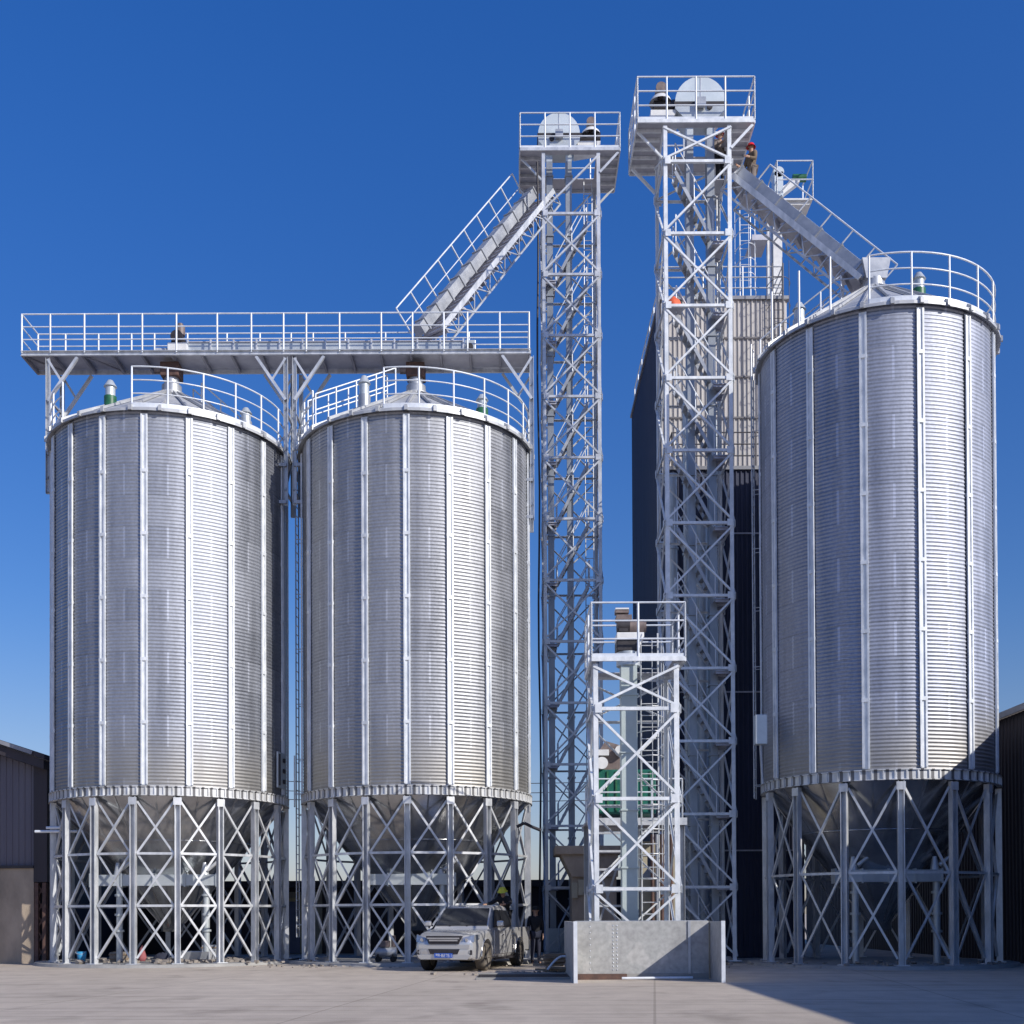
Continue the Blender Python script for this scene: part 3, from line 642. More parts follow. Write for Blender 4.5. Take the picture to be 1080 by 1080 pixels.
# ------------------------------------------------------------------ walkway gallery above the silos
GY0, GY1 = 37.65, 38.95
gz = at(300, 374, GY0).z; gxa = at(22, 370, GY0).x; gxb = at(560, 376, GY0).x
G = empty('walkway_gallery', ((gxa + gxb) / 2, (GY0 + GY1) / 2, gz), 'long horizontal steel walkway spanning above the two left silos', 'walkway')
MB().bb(gxa + .03, gxb - .03, GY0 + .06, GY1 - .06, gz + .12, gz + .14).build('deck', 'deck', G)
for y in (GY0, GY1): MB().channel((gxa, y, gz + .07), (gxb, y, gz + .07), .16, .07, .012, (0, -1 if y == GY0 else 1, 0)).build('edge_beam', 'zinc', G)
b = MB(); n = 17
for i in range(n + 1):
    x = gxa + .04 + (gxb - gxa - .08) * i / n; b.bb(x - .035, x + .035, GY0 + .03, GY1 - .03, gz - .02, gz + .115)
    if i < n and i % 2 == 0 and i < 4:
        x2 = gxa + (gxb - gxa) * (i + 1) / n; b.beam((x, GY0 + .1, gz + .04), (x2, GY1 - .1, gz + .04), .05, .05)
b.build('joist', 'joist', G) if 'joist' in M else None
M['joist'] = mat('joist_steel', (.36, .36, .40), (.22, .22, .25), 2, .3, .55, .1)
b.build('joist', 'joist', G)
posts = [23, 53, 89, 125, 150, 186, 229, 265, 299, 323, 358, 402, 435, 468, 493, 527, 558]
for y, nm in ((GY0, 0), (GY1, 1)):
    b = MB()
    for px in posts:
        x = at(px, 350, GY0).x; b.tube((x, y, gz + .1), (x, y, gz + .14 + 1.2), .03, 8)
    for h, r_ in ((1.34, .024), (.93, .02), (.52, .02)): b.tube((gxa + .03, y, gz + h), (gxb - .03, y, gz + h), r_, 8)
    b.build('guard_rail', 'rail', G)
b = MB()
for h, r_ in ((1.34, .024), (.93, .02), (.52, .02)):
    b.tube((gxa + .03, GY0, gz + h), (gxa + .03, GY1, gz + h), r_, 8)
b.build('guard_rail', 'rail', G)
# drag conveyor lying on the walkway
dxa, dxb = at(200, 360, 38.3).x, at(489, 360, 38.3).x; dy0, dy1 = 38.1, 38.6
D = empty('drag_conveyor', ((dxa + dxb) / 2, 38.35, gz + .14), 'long grey drag conveyor trough lying on the horizontal walkway', 'conveyor')
MB().bb(dxa, dxb, dy0, dy1, gz + .24, gz + .62).build('trough', 'zinc_panel', D)
MB().bb(dxa, dxb, dy0 - .04, dy1 + .04, gz + .62, gz + .65).build('lid', 'deck', D)
b = MB(); n = 12
for i in range(n + 1): x = dxa + (dxb - dxa) * i / n; b.bb(x - .025, x + .025, dy0 - .05, dy1 + .05, gz + .141, gz + .70)
b.build('flange', 'zinc', D)
x = dxa - .3; MB().bb(x - .35, x + .3, dy0 - .08, dy1 + .08, gz + .16, gz + .6).build('drive_end', 'white', D, bevel=.02)
MB().tube((x - .05, 38.0, gz + .8), (x - .05, 38.5, gz + .8), .2, 14).bb(x - .25, x + .2, 38.1, 38.5, gz + .6, gz + .7).build('gearbox', 'dark', D)
MB().tube((x, 38.3, gz + .95), (x, 38.3, gz + 1.25), .15, 14).tube((x, 38.3, gz + 1.25), (x, 38.3, gz + 1.33), .09, 14).build('motor', 'brown_motor', D)
MB().tube((x - .75, 38.2, gz + .35), (x - .4, 38.2, gz + .35), .14, 14).build('bearing', 'zinc', D)
x = dxb + .05; MB().bb(x, x + .35, dy0 - .03, dy1 + .03, gz + .18, gz + .66).build('tail_end', 'zinc_panel', D, bevel=.02)
MB().tube((x + .15, dy0 - .12, gz + .4), (x + .15, dy0 - .031, gz + .4), .12, 16).build('bearing', 'dark', D)
# spouts from conveyor down to the two silo peaks
for S, lab in ((S1, 'rust brown discharge spout over the peak of the leftmost silo'), (S2, 'brown and grey discharge spout over the peak of the middle silo')):
    zt, zb_ = gz - .03, E12 + 1.9 + .38
    t = empty('discharge_spout', (S[0], S[1], zb_), lab, 'spout', 'spouts over the silo peaks')
    MB().bb(S[0] - .3, S[0] + .3, S[1] - .3, S[1] + .3, zt - .45, zt).build('gate_box', 'rust', t, bevel=.02)
    MB().tube((S[0], S[1], zb_ + .3), (S[0], S[1], zt - .45), .2, 16).tube((S[0], S[1], zb_ + .3), (S[0], S[1], zb_ + .36), .3, 16).tube((S[0], S[1], zb_), (S[0], S[1], zb_ + .3), .24, 16).build('pipe', 'zinc_dull', t)
    MB().tube((S[0] - .5, S[1] - .2, zt - .25), (S[0] - .3, S[1] - .2, zt - .25), .11, 12).build('actuator', 'brown_motor', t)

# gallery supports clamped to the silos
def support(xs, zbot, sides, label):
    x_m = sum(xs) / len(xs); t = empty('support_frame', (x_m, 38.3, zbot), label, 'support frame', 'trestle supports of the walkway')
    for x in xs:
        for y in (GY0 + .06, GY1 - .06):
            MB().channel((x, y, zbot), (x, y, gz - .06), .13, .1, .012, (0, -1, 0)).build('post', 'zinc', t)
    for x, sgn in sides:
        for y in (GY0 + .0, GY1 - .0):
            b = MB(); k = Vector((0, 0, 0))
            b.angle((x, y, gz - 1.45), (x + sgn * .95, y, gz - .04), .09, .01, (0, -1, 0))
            b.angle((x, y + .01, gz - .1), (x + sgn * .42, y + .01, gz - .78), .07, .01, (0, -1, 0))
            b.build('knee_brace', 'zinc', t)
    for x in xs:
        b = MB(); zz = zbot + .5
        while zz < gz - .5:
            z2 = min(zz + 1.3, gz - .3); b.angle((x, GY0 + .06, zz), (x, GY1 - .06, z2), .06, .01, (1, 0, 0)); b.angle((x, GY0 + .06, zz), (x, GY1 - .06, zz), .06, .01, (1, 0, 0)); zz = z2
        b.build('cross_brace', 'zinc_dull', t)
    for x in xs:
        for S in (S1, S2):
            y = GY0 + .06; xx = S[0] + math.copysign(math.sqrt((S[2] + .02) ** 2 - (y - S[1]) ** 2), x - S[0])
            if abs(xx - x) < .45:
                for z in (zbot + .1, zbot + 1.3): MB().bb(min(x, xx) - .02, max(x, xx) + .02, y - .05, y + .05, z - .05, z + .05).build('bracket', 'zinc_dull', t)
support([at(50, 440, GY0).x], at(50, 520, GY0).z, [(at(50, 440, GY0).x, 1)], 'leftmost walkway support post clamped to the left silo')
xm1, xm2 = -7.20, -6.92
support([xm1, xm2], at(310, 532, GY0).z, [(xm1, -1), (xm2, 1)], 'twin walkway support posts in the gap between the two left silos')
support([at(561, 440, GY0).x], at(560, 548, GY0).z, [(at(561, 440, GY0).x, -1)], 'walkway support post clamped to the right of the middle silo')

RAILC1, RAILC2 = (1,), (-1,)
# ------------------------------------------------------------------ inclined conveyors with stair walkways
def incline(A, B, label, rails, wdt=.62):
    A, B = Vector(A), Vector(B); d = (B - A).normalized(); L_ = (B - A).length
    s = d.cross(Vector((0, 0, 1))).normalized(); n = s.cross(d).normalized(); Z = Vector((0, 0, 1))
    t = empty('inclined_conveyor', B, label, 'conveyor', 'sloping conveyors with stair walkways')
    ax = (d, s, n)
    b = MB().box((A + B) / 2 + n * .22 + s * .3, (L_, .38, .34), ax=ax); k = 0
    while k < L_: b.box(A + d * k + n * .22 + s * .3, (.05, .46, .42), ax=ax); k += .9
    b.build('chute', 'zinc_dull', t)
    for sg in (-1, 1):
        MB().box((A + B) / 2 + s * (sg * wdt), (L_, .05, .17), ax=ax).build('stringer', 'zinc', t)
        b = MB(); so_ = s * (sg * (wdt - .01)); q = max(4, int(L_ / .62)); lowo = n * -.50
        b.beam(A + so_ + lowo, B + so_ + lowo, .06, .06, n)
        for i in range(q):
            u0, u1 = A + d * (L_ * i / q) + so_, A + d * (L_ * (i + 1) / q) + so_
            b.beam(u0, u0 + lowo, .035, .035, s); b.beam(u0 if i % 2 else u0 + lowo, u1 + lowo if i % 2 else u1, .035, .035, s)
        b.build('truss', 'zinc_dull', t)
    b = MB(); m = int(L_ / .33)
    h = Vector((d.x, d.y, 0)).normalized()
    for i in range(m): b.box(A + d * ((i + .5) * L_ / m) - n * .12, (.26, 2 * wdt - .06, .03), ax=(h, s, Z))
    b.build('stair_tread', 'deck', t)
    for i in range(0, m, 3): MB().box(A + d * ((i + .5) * L_ / m) - n * .2, (.06, 2 * wdt, .1), ax=ax).build('cross_member', 'joist', t)
    for sg in rails:
        b = MB(); q = int(L_ / .95)
        for i in range(q + 1):
            p = A + d * (L_ * i / q) + s * (sg * wdt); b.tube(p, p + n * 1.12, .026, 8)
        for hh in (1.12,) if True else (): b.tube(A + s * (sg * wdt) + n * hh, B + s * (sg * wdt) + n * hh, .026, 8)
        b.tube(A + s * (sg * wdt) + n * .6, B + s * (sg * wdt) + n * .6, .018, 8)
        b.build('guard_rail', 'rail', t)
    return t
incline(at(570, 208, 42.9), at(452, 352, 38.4), 'sloping conveyor with stairs running from the slim tower down to the horizontal walkway', RAILC1)
i2 = incline(at(779, 196, 36.9), at(912, 303, 35.0), 'sloping conveyor with stairs running from the tallest tower down to the right silo peak', RAILC2)
# its foot hopper on the silo peak
t = empty('inlet_hopper', (S3[0], S3[1], E3 + 2.0), 'grey inlet box at the foot of the right sloping conveyor', 'hopper')
zz = E3 + 2.3
MB().prism([(S3[0] - .3, zz), (S3[0] + .3, zz), (S3[0] + .42, zz + .6), (S3[0] - .42, zz + .6)], S3[1] - .3, S3[1] + .3, 'xz').build('box', 'zinc_dull', t)
MB().tube((S3[0], S3[1], zz - .2), (S3[0], S3[1], zz), .22, 16).build('neck', 'zinc_dull', t)

# ------------------------------------------------------------------ clad building behind
def ribwall(x0, x1, z0, z1, y, pitch=.165, dep=.042, axis='x', sgn=-1):
    """trapezoid-rib cladding sheet as real folded geometry"""
    pts = []; x = x0; k = 0
    pat = [(0, 0), (.55, 0), (.68, 1), (.87, 1), (1.0, 0)]
    while x < x1 - 1e-6:
        for f, h in pat[:-1]:
            if x + f * pitch < x1: pts.append((x + f * pitch, h * dep))
        x += pitch
    pts.append((x1, 0)); vs = []
    for z in (z0, z1):
        for a, h in pts: vs.append((a, y + sgn * h, z) if axis == 'x' else (y + sgn * h, a, z))
    n = len(pts); return MB().add(vs, [(i, i + 1, n + i + 1, n + i) for i in range(n - 1)])
bx0 = at(697, 330, 42).x; bx1 = at(829, 330, 42).x; bz = at(740, 317, 42).z; by1 = 51.9; lz = at(790, 496, 40).z
BD = empty('dryer_building', ((bx0 + bx1) / 2, 46, 0), 'tall clad processing building, cream above and navy below, behind the tallest tower', 'building')
ribwall(bx0, bx1, lz + .0, bz, 42).build('upper_wall', 'beige_clad', BD)
ribwall(bx0, bx1, 0, lz, 40).build('lower_wall', 'navy', BD)
ribwall(40, by1, 0, lz, bx0, axis='y').build('side_wall', 'navy', BD)
ribwall(42, by1, lz, bz, bx0, axis='y').build('side_wall', 'navy', BD)
ribwall(40, by1, 0, lz, bx1, axis='y', sgn=1).build('side_wall', 'navy', BD)
ribwall(42, by1, lz, bz, bx1, axis='y', sgn=1).build('side_wall', 'beige_clad', BD)
ribwall(bx0, bx1, 0, bz, by1, sgn=1).build('rear_wall', 'navy', BD)
MB().bb(bx0 - .1, bx1 + .1, 41.9, by1 + .1, bz, bz + .12).build('roof', 'roof_sheet', BD); MB().bb(bx0 - .05, bx1 + .05, 39.9, 41.95, lz, lz + .12).build('roof', 'roof_sheet', BD)
b = MB()
for z in (at(790, 357, 42).z, at(790, 398, 42).z, at(790, 441, 42).z): b.bb(bx0 - .01, bx1 + .01, 41.93, 41.955, z - .03, z + .03)
b.build('flashing', 'flash', BD) if 'flash' in M else None
M['flash'] = mat('grey_flashing', (.2, .19, .19), (.13, .12, .13), 2, .1, .5, .1)
b.build('flashing', 'flash', BD)
b = MB()
for z in (at(790, 563, 40).z, at(790, 730, 40).z, at(790, 897, 40).z): b.bb(bx0 - .01, bx1 + .01, 39.93, 39.955, z - .025, z + .025)
b.build('flashing', 'deck', BD)
b = MB(); rail_box(b, [(bx0 + .1, 41.9), (bx0 + .1, 40.05), (bx1 - .1, 40.05), (bx1 - .1, 41.9)], lz + .12, 1.2, False, 1.3, 2, False); b.build('guard_rail', 'dark_rail', BD) if 'dark_rail' in M else None
M['dark_rail'] = mat('dark_rail', (.14, .13, .14), (.08, .08, .09), 3, .1, .5, .1)
b.build('guard_rail', 'dark_rail', BD)
b = MB(); rail_box(b, [(bx0 + .1, by1), (bx0 + .1, 42.1), (bx1 - .1, 42.1), (bx1 - .1, by1)], bz + .12, 1.15, False, 1.4, 2, False); b.build('guard_rail', 'zinc', BD)
# exhaust stack cap, roof ladder hoops
vx = at(793, 312, 43.5).x; MB().lathe((vx, 43.5, 0), [(.46, bz + .12), (.46, bz + .35), (.42, bz + .5), (.25, bz + .6), (0, bz + .63)], 24).build('roof_ventilator', 'chrome', BD)
lx = bx1 - .35; b = MB()
for k in (-.2, .2): b.tube((lx + k, 41.75, lz + .15), (lx + k, 41.75, bz + 1.2), .02, 6)
z = lz + .4
while z < bz + 1: b.tube((lx - .2, 41.75, z), (lx + .2, 41.75, z), .014, 5); z += .3
ldr = b.build('ladder', 'dark_rail', BD)
b = MB(); z = lz + 2.4
while z < bz + 1: b.path([(lx + .4 * cos(pi * i / 8), 41.72 - .7 * sin(pi * i / 8), z) for i in range(9)], .014, 4); z += .8
for i in (0, 2, 4, 6, 8): b.tube((lx + .4 * cos(pi * i / 8), 41.72 - .7 * sin(pi * i / 8), lz + 2.4), (lx + .4 * cos(pi * i / 8), 41.72 - .7 * sin(pi * i / 8), bz + 1), .011, 4)
b.build('ladder_cage', 'dark_rail', ldr)
# elevator rising from that roof
ex = at(819, 270, 44).x; zt = at(819, 221, 44).z
t = empty('roof_elevator', (ex, 44, bz + .12), 'small elevator head on two white posts above the clad building roof', 'elevator')
MB().bb(ex - .16, ex + .17, 43.8, 44.2, bz + .12, zt).build('trunk', 'white', t)
MB().bb(ex - .36, ex - .24, 43.9, 44.1, bz + .12, zt - .3).build('trunk', 'white', t)
x0, x1 = at(790, 250, 44).x, at(853, 220, 44).x
MB().bb(ex - .1, x1, 43.4, 44.9, zt, zt + .06).bb(ex, x1 - .1, 43.5, 43.6, zt - .12, zt).build('platform_deck', 'white', t)
zl_ = at(800, 259, 44).z; MB().bb(x0, ex - .4, 43.5, 44.8, zl_, zl_ + .08).bb(x0, ex - .4, 43.45, 43.49, zl_ - .1, zl_ + .1).build('lower_landing', 'deck', t)
b = MB(); rail_box(b, [(ex - .1, 44.9), (ex - .1, 43.4), (x1, 43.4), (x1, 44.9)], zt + .06, 1.4, False, 1.3, 1, False); b.build('guard_rail', 'rail', t)
MB().bb(ex - .12, ex + .2, 43.7, 44.2, zt + .06, zt + 1.25).tube((ex + .04, 43.7, zt + 1.25), (ex + .04, 44.2, zt + 1.25), .2, 16).build('hood', 'hood', t)
MB().prism([(ex + .2, zt + .75), (ex + .85, zt + 1.15), (ex + .85, zt + .95), (ex + .2, zt + .45)], 43.8, 44.1, 'xz').build('drive_bracket', 'white', t)
MB().tube((ex + .6, 43.9, zt + 1.12), (ex + 1.1, 43.9, zt + 1.12), .14, 14).build('motor', 'motor_green', t)
xx = at(783, 270, 44).x; b = MB(); zt2 = at(783, 222, 44).z
for k in (-.2, .2): b.tube((xx + k + .1, 44, bz + .12), (xx + k + .1, 44, zt2), .025, 6)
z = bz + .3
while z < zt2: b.tube((xx - .1, 44, z), (xx + .3, 44, z), .016, 5); z += .3
ldr = b.build('ladder', 'rail', t); b = MB(); z = bz + 1.2
while z < zt2: b.path([(xx + .1 + .38 * cos(pi * i / 8), 44 - .66 * sin(pi * i / 8), z) for i in range(9)], .016, 4); z += .55
for i in (0, 2, 4, 6, 8): b.tube((xx + .1 + .38 * cos(pi * i / 8), 44 - .66 * sin(pi * i / 8), bz + 1.2), (xx + .1 + .38 * cos(pi * i / 8), 44 - .66 * sin(pi * i / 8), zt2), .012, 4)
b.build('ladder_cage', 'rail', ldr)
# pipes running down beside the building, seen through the tall tower
t = empty('downpipe_bundle', (6.2, 38.9, .02), 'bundle of vertical grey pipes behind the tallest tower, by the navy wall', 'pipes')
for x, y, r_, z in ((5.35, 38.7, .16, 16), (6.35, 39.0, .2, 14.5), (5.9, 39.3, .11, 19), (6.85, 39.2, .07, 18)):
    b = MB().tube((x, y, .02), (x, y, z), r_, 16); k = 1.5
    while k < z: b.tube((x, y, k), (x, y, k + .06), r_ + .04, 16); k += 2.4
    b.build('pipe', 'zinc_panel', t)

# ------------------------------------------------------------------ side sheds
wy = 38.0; xr_ = at(53, 860, wy).x; xc = at(37, 860, wy).x; ztop = at(53, 799, wy).z; slope = .33
SH = empty('gable_shed', (xr_ - 4, wy, 0), 'shed at the left edge with bare concrete base and mauve grey cladding', 'building')
zc_ = at(20, 915, wy).z; xl_ = xr_ - 11
MB().bb(xl_, xc, wy - .1, wy + .15, 0, zc_).build('base_wall', 'concrete_dirty', SH)
MB().bb(xl_, xc, wy - .16, wy - .101, zc_ - .03, zc_ + .06).build('ledge', 'dark', SH)
# gable cladding: follows roof slope, ribs
vs = []; fs = []; x = xl_; pts = []
while x < xc: pts += [(x, 0), (x + .12, 0), (x + .14, .02), (x + .18, .02)]; x += .2
pts.append((xc, 0)); zs = lambda x: ztop - .45 + (xr_ - x) * slope if x > xr_ - 5.5 else ztop - .45 + 5.5 * slope - (xr_ - 5.5 - x) * slope
n = len(pts); vs = [(a, wy - h, zc_ + .061) for a, h in pts] + [(a, wy - h, zs(a)) for a, h in pts]
MB().add(vs, [(i, i + 1, n + i + 1, n + i) for i in range(n - 1)]).build('gable_wall', 'mauve_clad', SH)
MB().bb(xc, xr_ - .06, wy - .12, wy + .16, 2.62, ztop - .12).build('corner_panel', 'brown_clad', SH)
b = MB(); b.bb(xc + .02, xc + .14, wy - .1, wy + .1, 0, 2.6); b.bb(xr_ - .22, xr_ - .1, wy - .1, wy + .1, 0, 2.6)
for i in range(5): b.beam((xc + .08, wy, .1 + i * .5), (xr_ - .16, wy, .6 + i * .5), .04, .04); b.beam((xr_ - .16, wy - .0, .1 + i * .5), (xc + .08, wy - .0, .6 + i * .5), .035, .035)
b.build('column', 'rust', SH)
# roof with overhang toward viewer
b = MB(); yA, yB = wy - .55, 60; cx_ = xr_ - 5.5
def roofslab(xa, za, xb, zb): b.add([(xa, yA, za), (xb, yA, zb), (xb, yB, zb), (xa, yB, za), (xa, yA, za + .16), (xb, yA, zb + .16), (xb, yB, zb + .16), (xa, yB, za + .16)], [(0, 1, 2, 3), (4, 7, 6, 5), (0, 4, 5, 1), (1, 5, 6, 2), (2, 6, 7, 3), (3, 7, 4, 0)])
roofslab(cx_, ztop + 5.5 * slope - .12, xr_ + .02, ztop - .12); b.build('roof', 'brown_clad', SH)
b = MB(); roofslab(xl_ - .2, ztop - .12 - .2, cx_, ztop + 5.5 * slope - .12); b.build('roof', 'brown_clad', SH)
b = MB(); p, q = Vector((cx_, yA - .04, ztop + 5.5 * slope + .0)), Vector((xr_ - .35, yA - .04, ztop + .08)); b.beam(p, q, .04, .12); b.build('verge_trim', 'roof_sheet', SH)
b = MB(); b.prism([(xr_ - .04, ztop - .42), (cx_, ztop - .42 + 5.5 * slope), (cx_, ztop - .13 + 5.5 * slope), (xr_ - .04, ztop - .13)], yA + .1, wy + .1, 'xz'); b.build('soffit', 'brown_clad', SH)
MB().bb(xr_ - .12, xr_ - .07, wy + .161, yB, 0, ztop - .13).build('side_wall', 'brown_clad', SH)
# pipe stubs beside it
for px, py, l in ((36, 877, .55), (49, 872, .45)):
    pass
t = empty('pipe_outrigger', at(40, 877, 36.3), 'pair of short pale pipes sticking out left of the leftmost silo legs', 'pipe')
for px, py, l in ((37, 877, 1.3), (49, 873, .6)):
    p = at(px, py, 36.3); MB().tube(p, p + Vector((l, 0, 0)), .045, 8).build('pipe', 'rail', t)

# right shed: throws the broad shadow over the yard
rx = 15.0; rz_ = 7.55
RB = empty('long_shed', (rx + 6, 25, 0), 'long dark shed at the right edge, its eave shading the yard', 'building')
ribwall(-2, 60, 0, rz_ - .15, rx, .25, .03, 'y', -1).build('side_wall', 'brown_clad', RB)
MB().bb(rx + .05, rx + 12, -2, -1.9, 0, rz_ - .15).build('end_wall', 'brown_clad', RB)
MB().bb(rx + .05, rx + 12, 59.9, 60, 0, rz_ - .15).build('end_wall', 'brown_clad', RB)
MB().prism([(rx - .22, rz_ - .14), (rx - .22, rz_), (rx + 6, rz_ + 1.5), (rx + 12.3, rz_), (rx + 12.3, rz_ - .14), (rx + 6, rz_ + 1.36)], -2.2, 60.2, 'xz').build('roof', 'roof_sheet', RB)
MB().bb(rx - .26, rx - .221, -2.2, 60.2, rz_ - .2, rz_ - .02).build('gutter', 'roof_sheet', RB)

# low shed far behind
yS = 46.5; za = at(430, 929, yS).z
LS = empty('low_shed', (-10, yS + 5, 0), 'low dark shed seen between the silo legs, with a blue grey door', 'building')
MB().bb(-30, 4.9, yS, yS + 6, 0, za - .25).build('wall', 'brown_clad', LS)
MB().bb(-30.3, 5.1, yS - .7, yS + 6.3, za - .25, za).build('roof', 'dark', LS)
xa_, xb_ = at(303, 990, yS).x, at(324, 990, yS).x
MB().bb(xa_ - .6, xb_ + .6, yS - .06, yS - .01, 0, za - .42).build('wall_panel', 'beige', LS)
d = MB().bb(xa_ + .1, xb_ - .25, yS - .14, yS - .065, 0.02, za - .80).build('door', 'door_blue', LS)
MB().bb(xb_ - .24, xb_ - .02, yS - .16, yS - .065, 0.02, za - .55).bb(xa_, xa_ + .09, yS - .16, yS - .065, .02, za - .55).bb(xa_ + .001, xb_ - .021, yS - .17, yS - .065, za - .79, za - .66).build('frame', 'cream', d)

# concrete bin block left of short tower
c0, c1 = at(592, 892, 38), at(626, 892, 38)
CB = empty('concrete_bin', ((c0.x + c1.x) / 2 + .3, 39, 0), 'brown concrete hopper block with jutting top, left of the short tower', 'concrete bin')
zt = c0.z; MB().bb(c0.x - .2, c1.x + .9, 38, 40, zt - .28, zt).build('top_slab', 'concrete_dirty', CB, bevel=.02)
MB().prism([(c0.x, zt - .281), (c1.x + .8, zt - .281), (c1.x + .8, zt - 1.0), (c0.x + .35, zt - 1.0)], 38.1, 39.9, 'xz').build('hopper', 'concrete_dirty', CB)
MB().bb(c0.x + .35, c1.x + .75, 38.2, 39.8, 0, zt - 1.001).build('base', 'concrete_dirty', CB)
for k, px in enumerate((606, 613)):
    p = at(px, 939 - k * 3, 38.15); tag(MB().box((p.x, 38.15, p.z), (.19, .04, .5)).build('notice_board', 'beige', None, loc=(p.x, 38.15, p.z)), ('lower' if k == 0 else 'upper') + ' pale notice board of the pair on the brown concrete block', 'notice board', 'notice boards on the concrete block')

# cleaning plant on a mezzanine behind the short tower
MZ = empty('steel_mezzanine', (3.6, 33.5, 0), 'cluttered steel mezzanine carrying machinery behind the short tower', 'platform')
mzz = at(640, 868, 33).z; xA, xB = at(622, 868, 33).x, at(716, 868, 33).x
for x in (xA, (xA + xB) / 2, xB):
    for y in (32.4, 34.6): MB().channel((x, y, 0), (x, y, mzz), .14, .12, .012).build('post', 'zinc_dull', MZ)
MB().bb(xA - .1, xB + .1, 32.3, 34.7, mzz, mzz + .06).build('deck', 'deck', MZ)
for y in (32.24, 34.7): MB().bb(xA - .12, xB + .12, y, y + .06, mzz - .12, mzz + .08).build('edge_beam', 'zinc', MZ)
b = MB(); rail_box(b, [(xA, 34.6), (xA, 32.35), (xB, 32.35), (xB, 34.6)], mzz + .06, 1.1, False, .8, 2, False); b.build('guard_rail', 'rail', MZ)
b = MB(); zz = .7
while zz < mzz - .3: b.bb(xA, xA + .95, 32.3, 32.36, zz, zz + .06); zz += .5
b.build('shelf_bar', 'zinc', MZ)
for xx_, w_ in ((xA, (xB - xA) / 2), ((xA + xB) / 2, (xB - xA) / 2)):
    b = MB(); b.angle((xx_, 34.6, .1), (xx_ + w_, 34.6, mzz - .1), .06); b.angle((xx_ + w_, 34.63, .1), (xx_, 34.63, mzz - .1), .06); b.build('cross_brace', 'zinc_dull', MZ)
GM = empty('grain_cleaner', (xA + .8, 33.5, mzz + .06), 'green grain cleaning machine with grey hopper on the mezzanine', 'machine')
p0, p1 = at(627, 862, 33), at(657, 812, 33)
MB().bb(p0.x, xA + 1.85, 32.9, 34.3, mzz + .25, p1.z).build('body', 'green', GM, bevel=.03)
b = MB()
for i in range(7): x = p0.x + .1 + i * .24; b.bb(x, x + .05, 32.86, 32.9, mzz + .3, p1.z - .05)
b.build('rib', 'motor_green', GM)
for x in (p0.x + .1, xA + 1.7):
    for y in (33.0, 34.2): MB().bb(x, x + .1, y - .05, y + .05, mzz + .061, mzz + .25).build('leg', 'dark', GM)
zt = at(640, 787, 33).z
MB().prism([(p0.x + .1, p1.z + .002), (xA + 1.0, p1.z + .002), (xA + .95, zt), (xA + .45, zt + .15), (p0.x, zt - .35)], 33.0, 34.2, 'xz').build('hopper', 'brown_motor', GM)
MB().tube((p0.x + .2, 32.95, zt - .5), (p0.x + .2, 32.75, zt - .5), .17, 14).build('inspection_port', 'white', GM)
MB().tube((xA + .85, 32.95, zt - .15), (xA + .85, 32.8, zt - .15), .15, 14).build('inspection_port', 'white', GM)
MB().bb(p0.x - .15, p0.x + .4, 32.8, 33.2, zt - .28, zt - .12).build('cover', 'white', GM)
# pale hopper pillar and pipes under the mezzanine
p = at(684, 925, 31.6)
PB = empty('pale_bin', (p.x, 31.9, 0), 'pale yellowish bin with pyramid top right of the elevator trunk', 'bin')
MB().bb(p.x - .17, p.x + .2, 31.7, 32.1, 0, p.z - .05).build('body', 'beige', PB)
MB().add([(p.x - .2, 31.68, p.z - .049), (p.x + .23, 31.68, p.z - .049), (p.x + .23, 32.12, p.z - .049), (p.x - .2, 32.12, p.z - .049), (p.x + .015, 31.9, p.z + .25)], [(0, 1, 4), (1, 2, 4), (2, 3, 4), (3, 0, 4), (0, 3, 2, 1)]).build('lid', 'concrete', PB)
LT = empty('concrete_lintel', (at(697, 890, 33.8).x, 33.9, 0), 'beige concrete frame behind the short tower ladder', 'concrete frame')
pa, pb = at(675, 888, 33.9), at(712, 902, 33.9)
MB().bb(pa.x, pb.x, 33.7, 34.1, pb.z, pa.z).build('lintel', 'beige', LT)
for x in (pa.x + .1, pa.x + .5, pb.x - .12): MB().bb(x - .09, x + .09, 33.75, 34.05, 0, pb.z - .002).build('post', 'beige', LT)
PG = empty('pipe_cluster', (at(700, 900, 32.8).x, 32, 0), 'cluster of thin upright grey and brown pipes right of the pale bin', 'pipes')
for px, m_ in ((688, 'rust'), (693, 'zinc_dull'), (698, 'rust'), (703, 'rail'), (708, 'rust')):
    x = at(px, 900, 31.5).x; zt_ = at(px, 868 + (px % 5) * 4, 31.5).z; MB().tube((x, 31.5, 0), (x, 31.5, zt_), .05, 10).build('pipe', m_, PG)
# extra clutter behind the short tower: sacks on the deck
for k, (px, py) in enumerate(((668, 940), (648, 925))):
    pass

